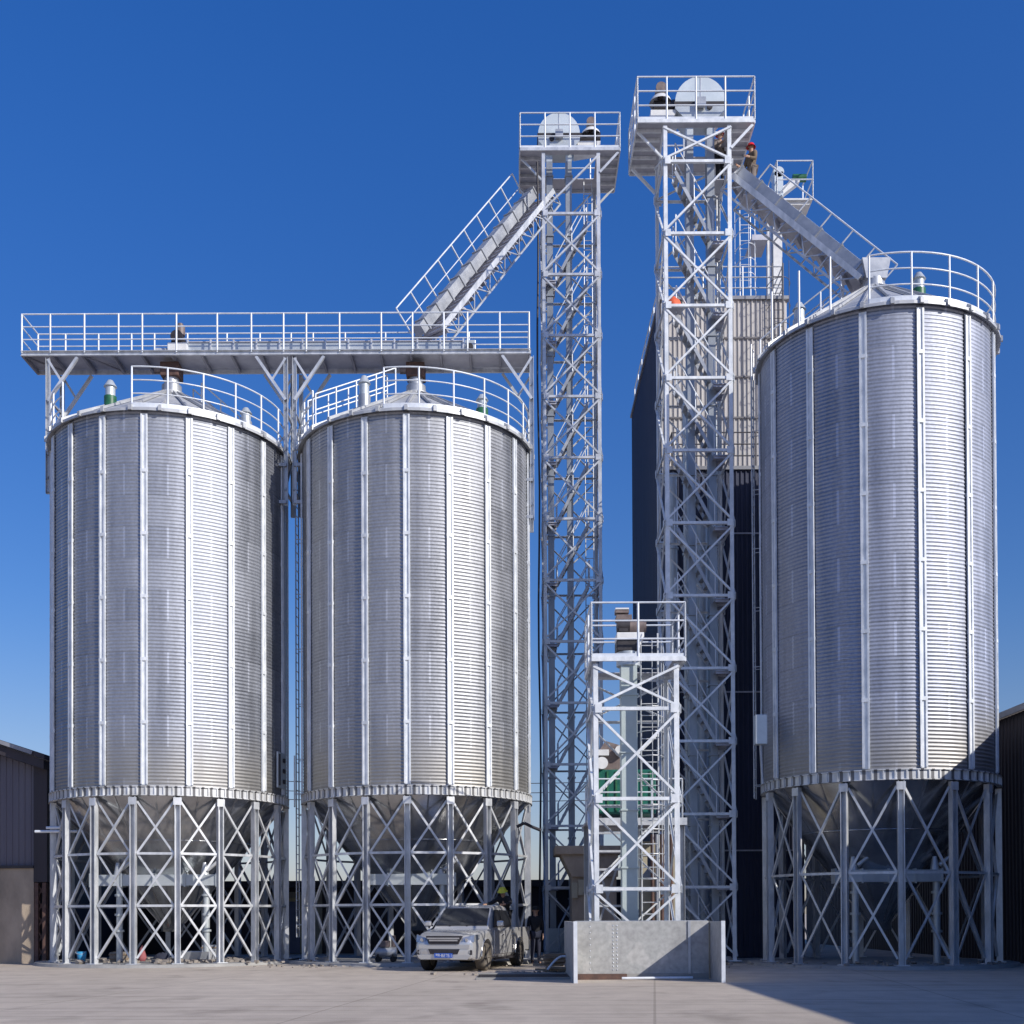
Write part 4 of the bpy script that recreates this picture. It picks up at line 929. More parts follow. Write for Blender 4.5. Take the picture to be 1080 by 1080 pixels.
# ------------------------------------------------------------------ pit wall
PW = empty('pit_wall', (3.1, 26.3, 0), 'chest high steel edged concrete wall of the receiving pit, stained and bolted', 'pit wall')
y0 = 27.2; pz = at(680, 971.5, y0).z; xa = at(607, 1000, 25.7).x; xb = at(763, 1000, 25.7).x
def pit_mat():
    m, N, L, B = newmat('stained_pit_panel'); tc = N.new('ShaderNodeTexCoord')
    n1 = N.new('ShaderNodeTexNoise'); n1.inputs['Scale'].default_value = 1.9; n1.inputs['Detail'].default_value = 8; n1.inputs['Distortion'].default_value = .25
    n2 = N.new('ShaderNodeTexNoise'); n2.inputs['Scale'].default_value = 9; n2.inputs['Detail'].default_value = 6
    L.new(tc.outputs['Object'], n1.inputs['Vector']); L.new(tc.outputs['Object'], n2.inputs['Vector'])
    cr = N.new('ShaderNodeValToRGB'); ramp(cr, [(.3, (.34, .34, .335)), (.46, (.44, .44, .43)), (.52, (.40, .405, .395)), (.62, (.50, .495, .48)), (.8, (.44, .435, .42))]); L.new(n1.outputs[0], cr.inputs[0])
    cr2 = N.new('ShaderNodeValToRGB'); ramp(cr2, [(.3, (.78, .78, .78)), (.62, (1, 1, 1))]); L.new(n2.outputs[0], cr2.inputs[0])
    x = N.new('ShaderNodeMixRGB'); x.blend_type = 'MULTIPLY'; x.inputs[0].default_value = 1; L.new(cr.outputs[0], x.inputs[1]); L.new(cr2.outputs[0], x.inputs[2]); L.new(x.outputs[0], B.inputs['Base Color'])
    B.inputs['Roughness'].default_value = .7; B.inputs['Metallic'].default_value = .1
    return m
M['pit'] = pit_mat()
MB().bb(xa + .071, xb - .071, y0, y0 + .12, .13, pz).build('front_panel', 'pit', PW)
MB().bb(xa + .072, xa + 1.25, y0 - .16, y0 + .1, 0, .128).build('footing', 'rust', PW)
MB().bb(xa + 1.251, xb - .072, y0 - .03, y0 + .1, 0, .128).build('footing', 'concrete', PW)
for x, w_, ya in ((xa, 1, 25.75), (xb, -1, 25.75)):
    MB().bb(x - .035, x + .035, ya, y0 + 3.2, 0.0, pz - .008).build('wing_panel', 'pit', PW)
    MB().bb(x - .042, x + .042, ya - .05, ya - .002, 0, pz + .01).build('edge_plate', 'rail', PW)
MB().bb(xb - .55, xb - .49, y0 - .03, y0 - .002, .13, pz).build('seam_post', 'zinc_dull', PW)
MB().bb(xa + .08, xb - .08, y0 + .121, y0 + .3, pz - .1, pz + .012).build('top_flange', 'zinc_dull', PW)
b = MB(); random.seed(3)
for i in range(13):
    for off in (.95, 1.04): b.tube((xa + off + random.uniform(-.01, .01), y0 - .012, pz - .1 - i * .085), (xa + off, y0, pz - .1 - i * .085), .016, 6)
for i in range(8): b.tube((xa + .42, y0 - .012, pz - .12 - i * .14), (xa + .42, y0, pz - .12 - i * .14), .014, 6)
b.build('bolt_row', 'rail', PW)
tag(MB().tube((xa + 1.1, y0 - .5, .05), (xb - .5, y0 - .36, .05), .03, 8).build('steel_bar', 'rail', None, loc=(xa + 1.2, y0 - .2, 0)), 'long pale steel bar lying along the foot of the pit wall', 'steel bar')
b = MB()
for i, (u, v) in enumerate(((1.9, .42), (1.4, .3))): b.tube((xa + u, y0 - v, .03), (xa + u + .6, y0 - v - .25, .02), .014, 6)

# ------------------------------------------------------------------ pickup
TR = empty('pickup_truck', (-1.80, 31.1, 0), 'silver double cab pickup parked nose out in front of the middle silo', 'pickup truck', rz=R(-17))
# local axes: +y runs from the nose to the tail, x to the viewer's right
def loft(sections, closed=True):
    b = MB(); n = len(sections[0]); vs = [v for s_ in sections for v in s_]; fs = []
    for j in range(len(sections) - 1):
        for i in range(n): k = (i + 1) % n; fs.append((j * n + i, j * n + k, (j + 1) * n + k, (j + 1) * n + i))
    fs += [tuple(range(n)), tuple(range((len(sections) - 1) * n, len(sections) * n))[::-1]]
    return b.add(vs, fs, True)
def sec(y, w_, zb, zt, rb=.08, rt=.12, tuck=.03):
    """rounded body section with slight tumblehome"""
    pts = []
    def arc(cx, cz, r, a0, a1):
        for i in range(5): a = R(a0 + (a1 - a0) * i / 4); pts.append(Vector((cx + r * cos(a), y, cz + r * sin(a))))
    arc(w_ - rt - tuck, zt - rt, rt, 0, 90)[0:0] if False else None
    for sx in (1, -1):
        r = []
        for i in range(5):
            a = R(-90 + 90 * i / 4); r.append(Vector((sx * (w_ - tuck - rb + rb * cos(a)), y, zb + rb + rb * sin(a))))
        r.append(Vector((sx * w_, y, zb + (zt - zb) * .55)))
        for i in range(5):
            a = R(0 + 90 * i / 4); r.append(Vector((sx * (w_ - tuck - rt + rt * cos(a)), y, zt - rt + rt * sin(a))))
        pts += r if sx == 1 else r[::-1]
    return pts
def sections_body(lst): return loft([sec(*s_) for s_ in lst])
body = sections_body([(0.0, .66, .42, .80, .06, .1), (.06, .80, .34, .88, .08, .12), (.22, .88, .30, .95, .08, .12), (.5, .90, .30, 1.03, .08, .12),
                      (1.0, .90, .30, 1.08, .08, .10), (1.42, .90, .30, 1.12, .08, .06), (1.5, .90, .30, 1.12, .08, .05), (2.6, .90, .30, 1.12, .08, .05), (3.45, .90, .32, 1.12, .08, .05), (3.5, .885, .34, 1.10, .08, .05)]).build('body', 'carpaint', TR, world=False)
bed = MB()
bq = [(3.54, .46), (3.54, 1.14), (5.05, 1.14), (5.05, .46)] + [(4.02 + .45 * cos(q), .40 + .45 * sin(q)) for q in [R(8 + 164 * i / 14) for i in range(15)]]
bed.prism(bq, -.89, -.82, 'yz').prism(bq, .82, .89, 'yz')
bed.bb(-.819, .819, 4.98, 5.05, .5, 1.12).bb(-.819, .819, 3.54, 3.6, .5, 1.12).bb(-.819, .819, 3.601, 4.979, .62, .70)
bed = bed.build('bed', 'carpaint', TR, world=False)
def cut(o, cyls):
    for i, (y, z, r_) in enumerate(cyls):
        c = MB().tube((-1.2, y, z), (1.2, y, z), r_, 32).build('cutter', 'dark', TR, world=False)
        md = o.modifiers.new('c', 'BOOLEAN'); md.object = c; md.operation = 'DIFFERENCE'; md.solver = 'EXACT'
        bake(o); bpy.data.objects.remove(c)
WY0, WY1, WR = .92, 4.02, .375
cut(body, [(WY0, .40, .45)])
def sharpen(o, deg):
    bm = bmesh.new(); bm.from_mesh(o.data)
    for e in bm.edges:
        if len(e.link_faces) == 2 and e.calc_face_angle(0) > R(deg): e.smooth = False
    for f in bm.faces: f.smooth = True
    bm.to_mesh(o.data); bm.free()
sharpen(body, 38)
# inner wheel wells / chassis
MB().bb(-.62, .62, .3, 4.9, .34, .5).bb(-.6, .6, .5, 1.3, .5, .9).build('chassis', 'dark', TR, world=False)
# cab greenhouse
def gsec(y, wb, wt, zb, zt):
    r = .06; return [Vector((wb, y, zb)), Vector((wb - .03, y, zb + (zt - zb) * .15)), Vector((wt, y, zt - r)), Vector((wt - r * .4, y, zt - r * .3)), Vector((wt - r * 1.4, y, zt)), Vector((-wt + r * 1.4, y, zt)), Vector((-wt + r * .4, y, zt - r * .3)), Vector((-wt, y, zt - r)), Vector((-wb + .03, y, zb + (zt - zb) * .15)), Vector((-wb, y, zb))]
cab = loft([gsec(1.30, .84, .80, 1.08, 1.13), gsec(1.62, .85, .76, 1.09, 1.42), gsec(1.98, .86, .70, 1.10, 1.70), gsec(2.25, .86, .685, 1.10, 1.765), gsec(2.9, .86, .68, 1.10, 1.78), gsec(3.3, .85, .68, 1.10, 1.74), gsec(3.44, .84, .70, 1.08, 1.62), gsec(3.52, .83, .78, 1.08, 1.14)]).build('cab', 'carpaint', TR, world=False)
sharpen(cab, 40)
# windscreen and windows
def quad(pts, th, nrm, m, name, par):
    n_ = Vector(nrm).normalized() * th; vs = [Vector(p) for p in pts]; k = len(vs)
    return MB().add(vs + [v + n_ for v in vs], [tuple(range(k - 1, -1, -1)), tuple(range(k, 2 * k))] + [(i, (i + 1) % k, k + (i + 1) % k, k + i) for i in range(k)]).build(name, m, par, world=False)
quad([(-.74, 1.385, 1.20), (.74, 1.385, 1.20), (.64, 1.93, 1.665), (-.64, 1.93, 1.665)], .03, (0, -.65, .75), 'glass', 'windscreen', TR)
for sx in (-1, 1):
    X = lambda z: sx * (.862 - (z - 1.1) * .255 + .006)
    for ys, nm in ((((1.58, 1.16), (2.38, 1.16), (2.38, 1.64), (2.02, 1.64)), 'side_window'), (((2.46, 1.16), (3.28, 1.16), (3.18, 1.62), (2.46, 1.64)), 'side_window')):
        quad([(X(z), y, z) for y, z in ys], .012, (sx, 0, 0), 'glass', nm, TR)
    # doors: slim proud skins with a gap between, handle
    for ya, yb_ in ((1.56, 2.4), (2.43, 3.3)):
        dd = MB().bb(sx * .895 - .012, sx * .895 + .012, ya, yb_, .42, 1.08).build('door', 'carpaint', TR, world=False, bevel=.01)
        MB().bb(sx * .918 - .012, sx * .918 + .012, yb_ - .2, yb_ - .05, .93, .96).build('handle', 'chrome', dd, world=False)
    MB().bb(sx * .90 - .03, sx * .90 + .03, 1.5, 3.4, .27, .33).build('side_step', 'dark', TR, world=False)
    mr_ = MB().tube((sx * .92, 1.62, 1.20), (sx * 1.0, 1.60, 1.24), .025, 8).build('mirror_arm', 'dark', TR, world=False)
    MB().box((sx * 1.06, 1.60, 1.26), (.2, .12, .16)).build('mirror', 'carpaint', TR, world=False, bevel=.04)
    fl = [(WY0 + .47 * cos(pi * i / 12), .40 + .47 * sin(pi * i / 12)) for i in range(13)]
    MB().path([Vector((sx * .895, y, z)) for y, z in fl], .022, 6).build('arch_trim', 'carpaint', TR, world=False)
    MB().path([Vector((sx * .885, WY1 + .47 * cos(pi * i / 12), .40 + .47 * sin(pi * i / 12))) for i in range(13)], .022, 6).build('arch_trim', 'carpaint', TR, world=False)
    # headlight wrapping the corner
    h = MB().add([(u + sx * .012, v_ - .05, z_ + .005) for u, v_, z_ in [(sx * .50, .035, .80), (sx * .80, .12, .78), (sx * .885, .34, .86), (sx * .885, .40, .98), (sx * .80, .16, .97), (sx * .52, .075, .90),
                  (sx * .50, .15, .80), (sx * .78, .24, .78), (sx * .85, .38, .86), (sx * .84, .42, .97), (sx * .76, .28, .95), (sx * .52, .17, .89)]],
                 [(0, 1, 4, 5), (1, 2, 3, 4), (0, 6, 7, 1), (1, 7, 8, 2), (2, 8, 9, 3), (3, 9, 10, 4), (4, 10, 11, 5), (5, 11, 6, 0), (6, 11, 10, 7), (7, 10, 9, 8)]).build('headlight', 'lamp', TR, world=False)
    MB().tube((sx * .63, -.012, .845), (sx * .63, .10, .845), .045, 14).build('bulb_reflector', 'chrome', h, world=False)
    fg = MB().box((sx * .66, .065, .515), (.22, .08, .13)).build('fog_lamp_bezel', 'dark', TR, world=False, bevel=.02)
    MB().tube((sx * .68, .01, .515), (sx * .68, .06, .515), .045, 14).build('fog_lamp', 'lamp', fg, world=False)
    for wy_, dusty in ((WY0, sx > 0), (WY1, False)):
        tm = 'dusty_rubber' if dusty else 'rubber'
        xc_ = sx * .78; prof = [(WR - .12, -.12), (WR - .03, -.13), (WR, -.10), (WR, .10), (WR - .03, .13), (WR - .12, .12)]
        wv = empty_part = bpy.data.objects.new('wheel', bpy.data.meshes.new('wheel')); COL.objects.link(wv); wv.parent = TR
        m_ = MB().lathe((xc_, wy_, WR), [(.10, sx * .07), (.21, sx * .09), (WR - .12, sx * .11), (WR - .11, -sx * .1), (.1, -sx * .1)], 24, axis='x')
        me = wv.data; me.from_pydata(m_.v, [], m_.f); me.materials.append(M['rim']); me.update()
        MB().lathe((xc_, wy_, WR), prof, 32, axis='x').build('tyre', tm, wv, world=False)
        b = MB()
        for i in range(6):
            a = 2 * pi * i / 6; b.beam((xc_ + sx * .10, wy_, WR), (xc_ + sx * .11, wy_ + .25 * cos(a), WR + .25 * sin(a)), .05, .03, (1, 0, 0))
        b.tube((xc_ + sx * .08, wy_, WR), (xc_ + sx * .125, wy_, WR), .06, 12).build('hub', 'rim', wv, world=False)
# grille, bumper intake, plate
gr = MB().prism([(-.50, .95), (.50, .95), (.42, .735), (-.42, .735)], -.035, .08, 'xz').build('grille', 'dark', TR, world=False)
b = MB()
for z in (.885, .83): b.bb(-.45 if z > .85 else -.40, .45 if z > .85 else .40, -.06, -.036, z - .02, z + .02)
b.build('grille_bar', 'chrome', gr, world=False)
MB().prism([(-.44, .60), (.44, .60), (.38, .47), (-.38, .47)], -.02, .06, 'xz').build('lower_intake', 'dark', TR, world=False)
MB().prism([(-.72, .72), (.72, .72), (.70, .61), (-.70, .61)], -.01, .10, 'xz').build('bumper_bar', 'carpaint', TR, world=False, bevel=.03)
MB().prism([(-.76, .45), (.76, .45), (.66, .33), (-.66, .33)], -.02, .12, 'xz').build('bumper_lip', 'carpaint', TR, world=False, bevel=.02)
pl = MB().bb(-.25, .25, -.065, -.045, .375, .495).build('number_plate', 'plate_blue', TR, world=False)
b = MB(); x = -.205
for i, gph in enumerate(('x', 'A', '.', '8', '2', '7', '5', '1')):
    if gph == '.': b.bb(x + .0, x + .014, -.069, -.0655, .43, .444); x += .035; continue
    w_ = .042
    segs = {'x': 'tmrl', 'A': 'tmrlLR', '8': 'tmbrlLR', '2': 'tmbrL', '7': 'trR', '5': 'tmblR', '1': 'rR'}[gph]
    for s_ in segs:
        if s_ in 'tmb': z = {'t': .47, 'm': .435, 'b': .40}[s_]; b.bb(x, x + w_, -.069, -.0655, z - .005, z + .005)
        else:
            xx = x + (w_ - .01 if s_ in 'rR' else 0); z0_ = .44 if s_ in 'rl' else .405; b.bb(xx, xx + .01, -.0695, -.0655, z0_, z0_ + .026)
    x += .06
b.build('plate_lettering', 'white', pl, world=False)
b = MB()
for x_ in (-.35, .15): b.tube((x_, 1.36, 1.19), (x_ + .45, 1.52, 1.36), .012, 6)
b.build('wiper', 'dark', TR, world=False)
MB().box((.05, 1.52, 1.21), (.3, .16, .05)).build('dashboard_paper', 'white', TR, world=False)
for sx in (-1, 1): MB().bb(sx * .80 - .06, sx * .80 + .06, 5.051, 5.08, .75, 1.05).build('tail_lamp', 'red', TR, world=False)
MB().bb(-.85, .85, 5.06, 5.16, .42, .56).build('rear_bumper', 'chrome', TR, world=False)

# ------------------------------------------------------------------ people
def skin_mesh(name, chain, m, parent, sub=2):
    """chain: dict joint -> (pos, radius), edges list; grown into one continuous surface"""
    J, E_ = chain; keys = list(J); idx = {k: i for i, k in enumerate(keys)}
    me = bpy.data.meshes.new(name); me.from_pydata([J[k][0] for k in keys], [(idx[a], idx[b_]) for a, b_ in E_], []); me.update()
    o = bpy.data.objects.new(name, me); COL.objects.link(o)
    md = o.modifiers.new('s', 'SKIN'); sv = me.skin_vertices[0].data
    for k in keys:
        r_ = J[k][1]; r_ = (r_, r_) if not isinstance(r_, tuple) else r_; sv[idx[k]].radius = r_
    sv[0].use_root = True
    md2 = o.modifiers.new('u', 'SUBSURF'); md2.levels = sub; md2.render_levels = sub
    bake(o); o.data.materials.clear(); o.data.materials.append(M[m])
    for p in o.data.polygons: p.use_smooth = True; p.material_index = 0
    o.parent = parent; return o
def person(loc, rz, label, pose, jacket, trousers, helmet=None, hgt=1.72):
    t = empty('person', loc, label, 'person', rz=rz); k = hgt / 1.75
    V = lambda x, y, z: Vector((x * k, y * k, z * k))
    # faces -y. base skeleton
    J = {'pel': V(0, 0, .95), 'waist': V(0, 0, 1.08), 'chest': V(0, 0, 1.32), 'neck': V(0, .0, 1.48), 'head0': V(0, -.01, 1.56), 'head1': V(0, -.015, 1.66), 'head2': V(0, -.005, 1.73)}
    for s_, sx in (('L', 1), ('R', -1)):
        J['sh' + s_] = V(sx * .18, 0, 1.42); J['el' + s_] = V(sx * .23, .02, 1.13); J['wr' + s_] = V(sx * .22, -.10, .90); J['ha' + s_] = V(sx * .21, -.13, .82)
        J['hip' + s_] = V(sx * .09, 0, .92); J['kn' + s_] = V(sx * .10, -.02, .50); J['an' + s_] = V(sx * .11, .02, .09); J['to' + s_] = V(sx * .12, -.15, .04)
    for q, v in pose.items(): J[q] = V(*v)
    rad = {'pel': .115, 'waist': .11, 'chest': .125, 'neck': .055, 'head0': .07, 'head1': .09, 'head2': .07}
    for s_ in 'LR': rad.update({'sh' + s_: .065, 'el' + s_: .045, 'wr' + s_: .03, 'ha' + s_: .035, 'hip' + s_: .085, 'kn' + s_: .058, 'an' + s_: .042, 'to' + s_: .04})
    edges = [('pel', 'waist'), ('waist', 'chest'), ('chest', 'neck'), ('neck', 'head0'), ('head0', 'head1'), ('head1', 'head2')]
    for s_ in 'LR': edges += [('chest', 'sh' + s_), ('sh' + s_, 'el' + s_), ('el' + s_, 'wr' + s_), ('wr' + s_, 'ha' + s_), ('pel', 'hip' + s_), ('hip' + s_, 'kn' + s_), ('kn' + s_, 'an' + s_), ('an' + s_, 'to' + s_)]
    # fingers and thumb
    for s_, sx in (('L', 1), ('R', -1)):
        d = (J['ha' + s_] - J['wr' + s_]).normalized(); sd = Vector((sx, 0, 0)); sd = (sd - d * sd.dot(d)).normalized(); fw = d.cross(sd)
        for i in range(4):
            a = f'f{s_}{i}'; J[a] = J['ha' + s_] + d * (.035 * k) + fw * ((i - 1.5) * .02); J[a + 't'] = J[a] + d * (.045 + .008 * (i in (1, 2))) - sd * .018
            rad[a] = .010; rad[a + 't'] = .008; edges += [('ha' + s_, a), (a, a + 't')]
        a = 'th' + s_; J[a] = J['wr' + s_] + d * .04 + fw * .05 - sd * .01; rad[a] = .010; J[a + 't'] = J[a] + d * .035 + fw * .012; rad[a + 't'] = .009; edges += [('wr' + s_, a), (a, a + 't')]
    sub = lambda ks: ({q: (J[q], rad[q] * k) for q in J}, edges) if ks is None else None
    skin_mesh('body', sub(None), 'skin', t, 1)
    def part(name, ks, grow, m):
        es = [(a, b_) for a, b_ in edges if a in ks and b_ in ks]
        skin_mesh(name, ({q: (J[q], rad[q] * k * grow) for q in J if q in ks}, es), m, t, 2)
    part('jacket', ['pel', 'waist', 'chest', 'neck', 'shL', 'shR', 'elL', 'elR', 'wrL', 'wrR'], 1.28, jacket)
    part('trousers', ['pel', 'hipL', 'hipR', 'knL', 'knR', 'anL', 'anR'], 1.26, trousers)
    for s_ in 'LR': skin_mesh('shoe', ({q: (J[q], rad[q] * k * 1.2) for q in ('an' + s_, 'to' + s_)}, [('an' + s_, 'to' + s_)]), 'cloth_black', t, 1)
    h = J['head1']; up = (J['head2'] - J['head0']).normalized()
    # face
    q = up.to_track_quat('Z', 'Y').to_matrix(); fwd = (Vector((0, -1, 0)) - up * Vector((0, -1, 0)).dot(up)).normalized(); rt = up.cross(fwd)
    b = MB().tube(h + fwd * .085 - up * .01, h + fwd * .115 - up * .035, .012, 8, .016); b.build('nose', 'skin', t, world=False)
    for sx in (-1, 1): MB().tube(h + rt * (sx * .088) - up * .03, h + rt * (sx * .098) + up * .02, .016, 8).build('ear', 'skin', t, world=False)
    b = MB()
    for sx in (-1, 1): b.tube(h + fwd * .083 + rt * (sx * .032) + up * .005, h + fwd * .092 + rt * (sx * .032) + up * .005, .010, 8)
    b.tube(h + fwd * .082 + rt * .022 - up * .06, h + fwd * .082 - rt * .022 - up * .06, .006, 6).build('facial_feature', 'hair', t, world=False)
    n = 20; mb = MB(); prof = [(.118, .0), (.116, .04), (.10, .085), (.065, .115), (0, .128)]
    if helmet: prof = [(.158, -.012), (.128, .005)] + prof[1:]
    mb.lathe((0, 0, 0), prof, n); rot = Matrix((( rt.x, -fwd.x, up.x), (rt.y, -fwd.y, up.y), (rt.z, -fwd.z, up.z))).to_4x4()
    mb.xform(Matrix.Translation(h + up * .012) @ rot); mb.build('helmet' if helmet else 'hair', helmet or 'hair', t, world=False)
    return t
p = at(565, 1016, 36); person((p.x, 36, 0), R(10), 'person in black work clothes standing in the dark gap right of the pickup', {}, 'cloth_black', 'cloth_navy', hgt=1.72)
# on the pickup bed, leaning forward over the cab roof
rzt = R(-17); off = Vector((.45 * cos(rzt) - 4.05 * sin(rzt), .45 * sin(rzt) + 4.05 * cos(rzt), .62)) + TR.location
person(off, rzt, 'person in black with a yellow helmet leaning forward on the pickup bed', {
    'chest': (0, -.16, 1.30), 'waist': (0, -.05, 1.09), 'neck': (0, -.24, 1.43), 'head0': (0, -.28, 1.50), 'head1': (0, -.32, 1.59), 'head2': (0, -.34, 1.66),
    'shL': (.18, -.2, 1.38), 'shR': (-.18, -.2, 1.38), 'elL': (.28, -.42, 1.24), 'elR': (-.34, -.40, 1.24), 'wrL': (.16, -.62, 1.20), 'wrR': (-.42, -.66, 1.20), 'haL': (.12, -.69, 1.19), 'haR': (-.44, -.74, 1.19)}, 'cloth_black', 'cloth_black', 'yellow')
# worker at the head of the right sloping conveyor
p = at(793, 200, 36.55); zt = at(793, 152, 36.6).z
person((p.x, 36.6, zt - 1.74), R(-60), 'person in brown jacket and red helmet at the top of the right sloping conveyor', {
    'wrL': (.25, -.32, 1.12), 'haL': (.24, -.4, 1.12), 'elL': (.26, -.08, 1.14), 'wrR': (-.25, -.3, 1.1), 'haR': (-.24, -.38, 1.1), 'elR': (-.26, -.06, 1.13)}, 'cloth_brown', 'cloth_grey', 'red')
tg = MB().bb(p.x - .3, p.x + .3, 36.15, 37.0, zt - 1.78, zt - 1.745).build('landing', 'deck', tw2)
# worker inside the head of the tallest tower
p = at(759, 168, 37.4)
person((p.x, 37.35, lv2[1] + .06), R(30), 'person in grey jacket and red helmet inside the top of the tallest tower', {
    'wrR': (-.2, -.3, 1.2), 'haR': (-.18, -.38, 1.22), 'elR': (-.27, -.05, 1.16)}, 'cloth_grey', 'cloth_black', 'red')
MB().bb(p.x - .5, 6.8, 36.95, 37.95, lv2[1] + .02, lv2[1] + .045).build('landing', 'deck', tw2)
# orange bundle on a landing in that tower
p0 = at(703, 320, 36.3); rnd = random.Random(5)
b = MB(); vs = []; n1, n2 = 14, 7
for j in range(n2):
    for i in range(n1):
        a = 2 * pi * i / n1; q = pi * .5 * j / (n2 - 1); rr = cos(q) * (1 + .14 * sin(3 * a + j) + rnd.uniform(-.06, .06)); vs.append((p0.x + .24 + .23 * rr * cos(a), 36.38 + .2 * rr * sin(a), lv2[3] + .1 + .36 * sin(q) * (1 + .1 * sin(2 * a))))
b.add(vs, [(j * n1 + i, j * n1 + (i + 1) % n1, (j + 1) * n1 + (i + 1) % n1, (j + 1) * n1 + i) for j in range(n2 - 1) for i in range(n1)] + [tuple(range(n1))[::-1]], True)
tag(b.build('tarpaulin_bundle', 'orange', None, loc=(p0.x + .24, 36.38, lv2[3] + .1)), 'bright orange tarpaulin bundle at the left of the tallest tower', 'tarpaulin')
MB().bb(p0.x, p0.x + .5, 36.08, 36.7, lv2[3] + .062, lv2[3] + .085).build('landing', 'deck', tw2)

# ------------------------------------------------------------------ yard clutter
def lump(c, s, seed, m, label, cat, name, group=None, n1=12, n2=6):
    rn = random.Random(seed); vs = []
    for j in range(n2):
        for i in range(n1):
            a = 2 * pi * i / n1; q = pi * .5 * j / (n2 - 1); k = cos(q) * (1 + rn.uniform(-.14, .14)); vs.append((c[0] + s[0] * k * cos(a), c[1] + s[1] * k * sin(a), c[2] + s[2] * sin(q) * (1 + rn.uniform(-.08, .08))))
    o = MB().add(vs, [(j * n1 + i, j * n1 + (i + 1) % n1, (j + 1) * n1 + (i + 1) % n1, (j + 1) * n1 + i) for j in range(n2 - 1) for i in range(n1)] + [tuple(range(n1))[::-1]], True).build(name, m, None, loc=c)
    return tag(o, label, cat, group)
# blue bucket
p = at(86, 1018, 36.2); t = empty('bucket', (p.x, 36.2, PAD), 'small light blue bucket at the foot of the leftmost silo', 'bucket')
MB().lathe((p.x, 36.2, PAD), [(0, 0), (.11, 0), (.15, .34), (.135, .34), (.1, .03), (0, .03)], 20).build('shell', 'blue_plastic', t)
MB().path([(p.x + .15 * cos(pi * i / 8), 36.2 - .08 - .06 * sin(pi * i / 8), PAD + .34 - .08 * sin(pi * i / 8)) for i in range(9)], .006, 5).build('handle', 'rail', t)
p = at(150, 1010, 37.2); lump((p.x, 37.2, PAD), (.13, .13, .48), 4, 'pink', 'reddish sack standing under the leftmost silo hopper', 'sack', 'sack')
p = at(171, 1010, 36.6); lump((p.x, 36.6, PAD), (.3, .2, .28), 9, 'cloth_navy', 'dark blue cloth heap between the front legs of the leftmost silo', 'cloth heap', 'cloth_heap')
# low plinth and machine under silo 1
p = at(200, 1012, 36.4)
t = empty('steel_trough', (p.x, 36.5, PAD), 'grey steel trough lying under the leftmost silo', 'trough'); b = MB()
b.prism([(36.25, PAD), (36.85, PAD), (36.95, PAD + .32), (36.9, PAD + .32), (36.8, PAD + .04), (36.3, PAD + .04), (36.2, PAD + .32), (36.15, PAD + .32)], p.x - .3, p.x + .65, 'yz'); b.build('trough', 'zinc_dull', t)
MB().bb(p.x - .33, p.x - .301, 36.15, 36.95, PAD, PAD + .34).bb(p.x + .651, p.x + .68, 36.15, 36.95, PAD, PAD + .34).build('end_plate', 'zinc', t)
for k, (px, w_, h_, m_, lab) in enumerate(((126, .5, .3, 'debris', 'dusty grey box under the left of the leftmost silo'), (222, .45, .5, 'zinc_dull', 'upright grey box right of the steel trough'), (214, .3, .25, 'debris', 'small dusty crate beside the steel trough'))):
    p = at(px, 1012, 37.0 + .25 * k); t = empty('crate', (p.x, p.y, PAD), lab, 'crate'); b = MB()
    b.bb(p.x - w_ / 2, p.x + w_ / 2, p.y - .2, p.y + .2, PAD, PAD + h_); b.build('box', m_, t, bevel=.015)
    b = MB()
    for zz in (.08, h_ - .08): b.bb(p.x - w_ / 2 - .015, p.x + w_ / 2 + .015, p.y - .215, p.y + .215, PAD + zz - .02, PAD + zz + .02)
    b.build('batten', 'wood', t)
# small engine near middle silo leg
p = at(408, 1012, 35.6); t = empty('air_compressor', (p.x, 35.6, PAD), 'small dusty compressor on the ground left of the pickup', 'compressor')
MB().tube((p.x - .35, 35.6, PAD + .3), (p.x + .3, 35.6, PAD + .3), .16, 16).build('tank', 'zinc_dull', t)
MB().box((p.x - .05, 35.6, PAD + .55), (.3, .22, .18)).tube((p.x + .2, 35.6, PAD + .46), (p.x + .2, 35.6, PAD + .8), .07, 10).build('motor', 'brown_motor', t)
for x in (-.25, .2):
    for y in (-.16, .16): MB().tube((p.x + x, 35.6 + y - .02, PAD + .09), (p.x + x, 35.6 + y + .02, PAD + .09), .09, 12).bb(p.x + x - .015, p.x + x + .015, 35.6 + y - .015, 35.6 + y + .015, PAD + .09, PAD + .25).build('wheel', 'rubber', t)
# rubble and scraps: a loose scatter
def scatter(cx, cy, sx, sy, n, smin, smax, seed, m, name, label, zb=0):
    rn = random.Random(seed); b = MB()
    for i in range(n):
        s_ = rn.uniform(smin, smax); x = cx + rn.gauss(0, sx); y = cy + rn.gauss(0, sy)
        ax = Matrix.Rotation(rn.uniform(0, 6), 3, 'Z') @ Matrix.Rotation(rn.uniform(-.5, .5), 3, 'X')
        b.box((x, y, zb + s_ * .3), (s_ * rn.uniform(.8, 2), s_, s_ * rn.uniform(.4, .9)), ax=[ax @ Vector(v) for v in ((1, 0, 0), (0, 1, 0), (0, 0, 1))])
    o = b.build(name, m, None, loc=(cx, cy, 0)); tag(o, label, 'rubble'); o['kind'] = 'stuff'; return o
scatter(-10.3, 36.7, 1.6, .8, 130, .03, .16, 2, 'debris', 'rubble', 'loose rubble and offcuts strewn under the leftmost silo', PAD)
scatter(-9.1, 36.2, .6, .35, 60, .03, .14, 12, 'debris', 'rubble', 'pale rubble heap by the right front legs of the leftmost silo', PAD)
scatter(-5.5, 34.9, .9, .25, 40, .02, .1, 22, 'debris', 'rubble', 'thin scatter of scraps by the left legs of the middle silo', .0)
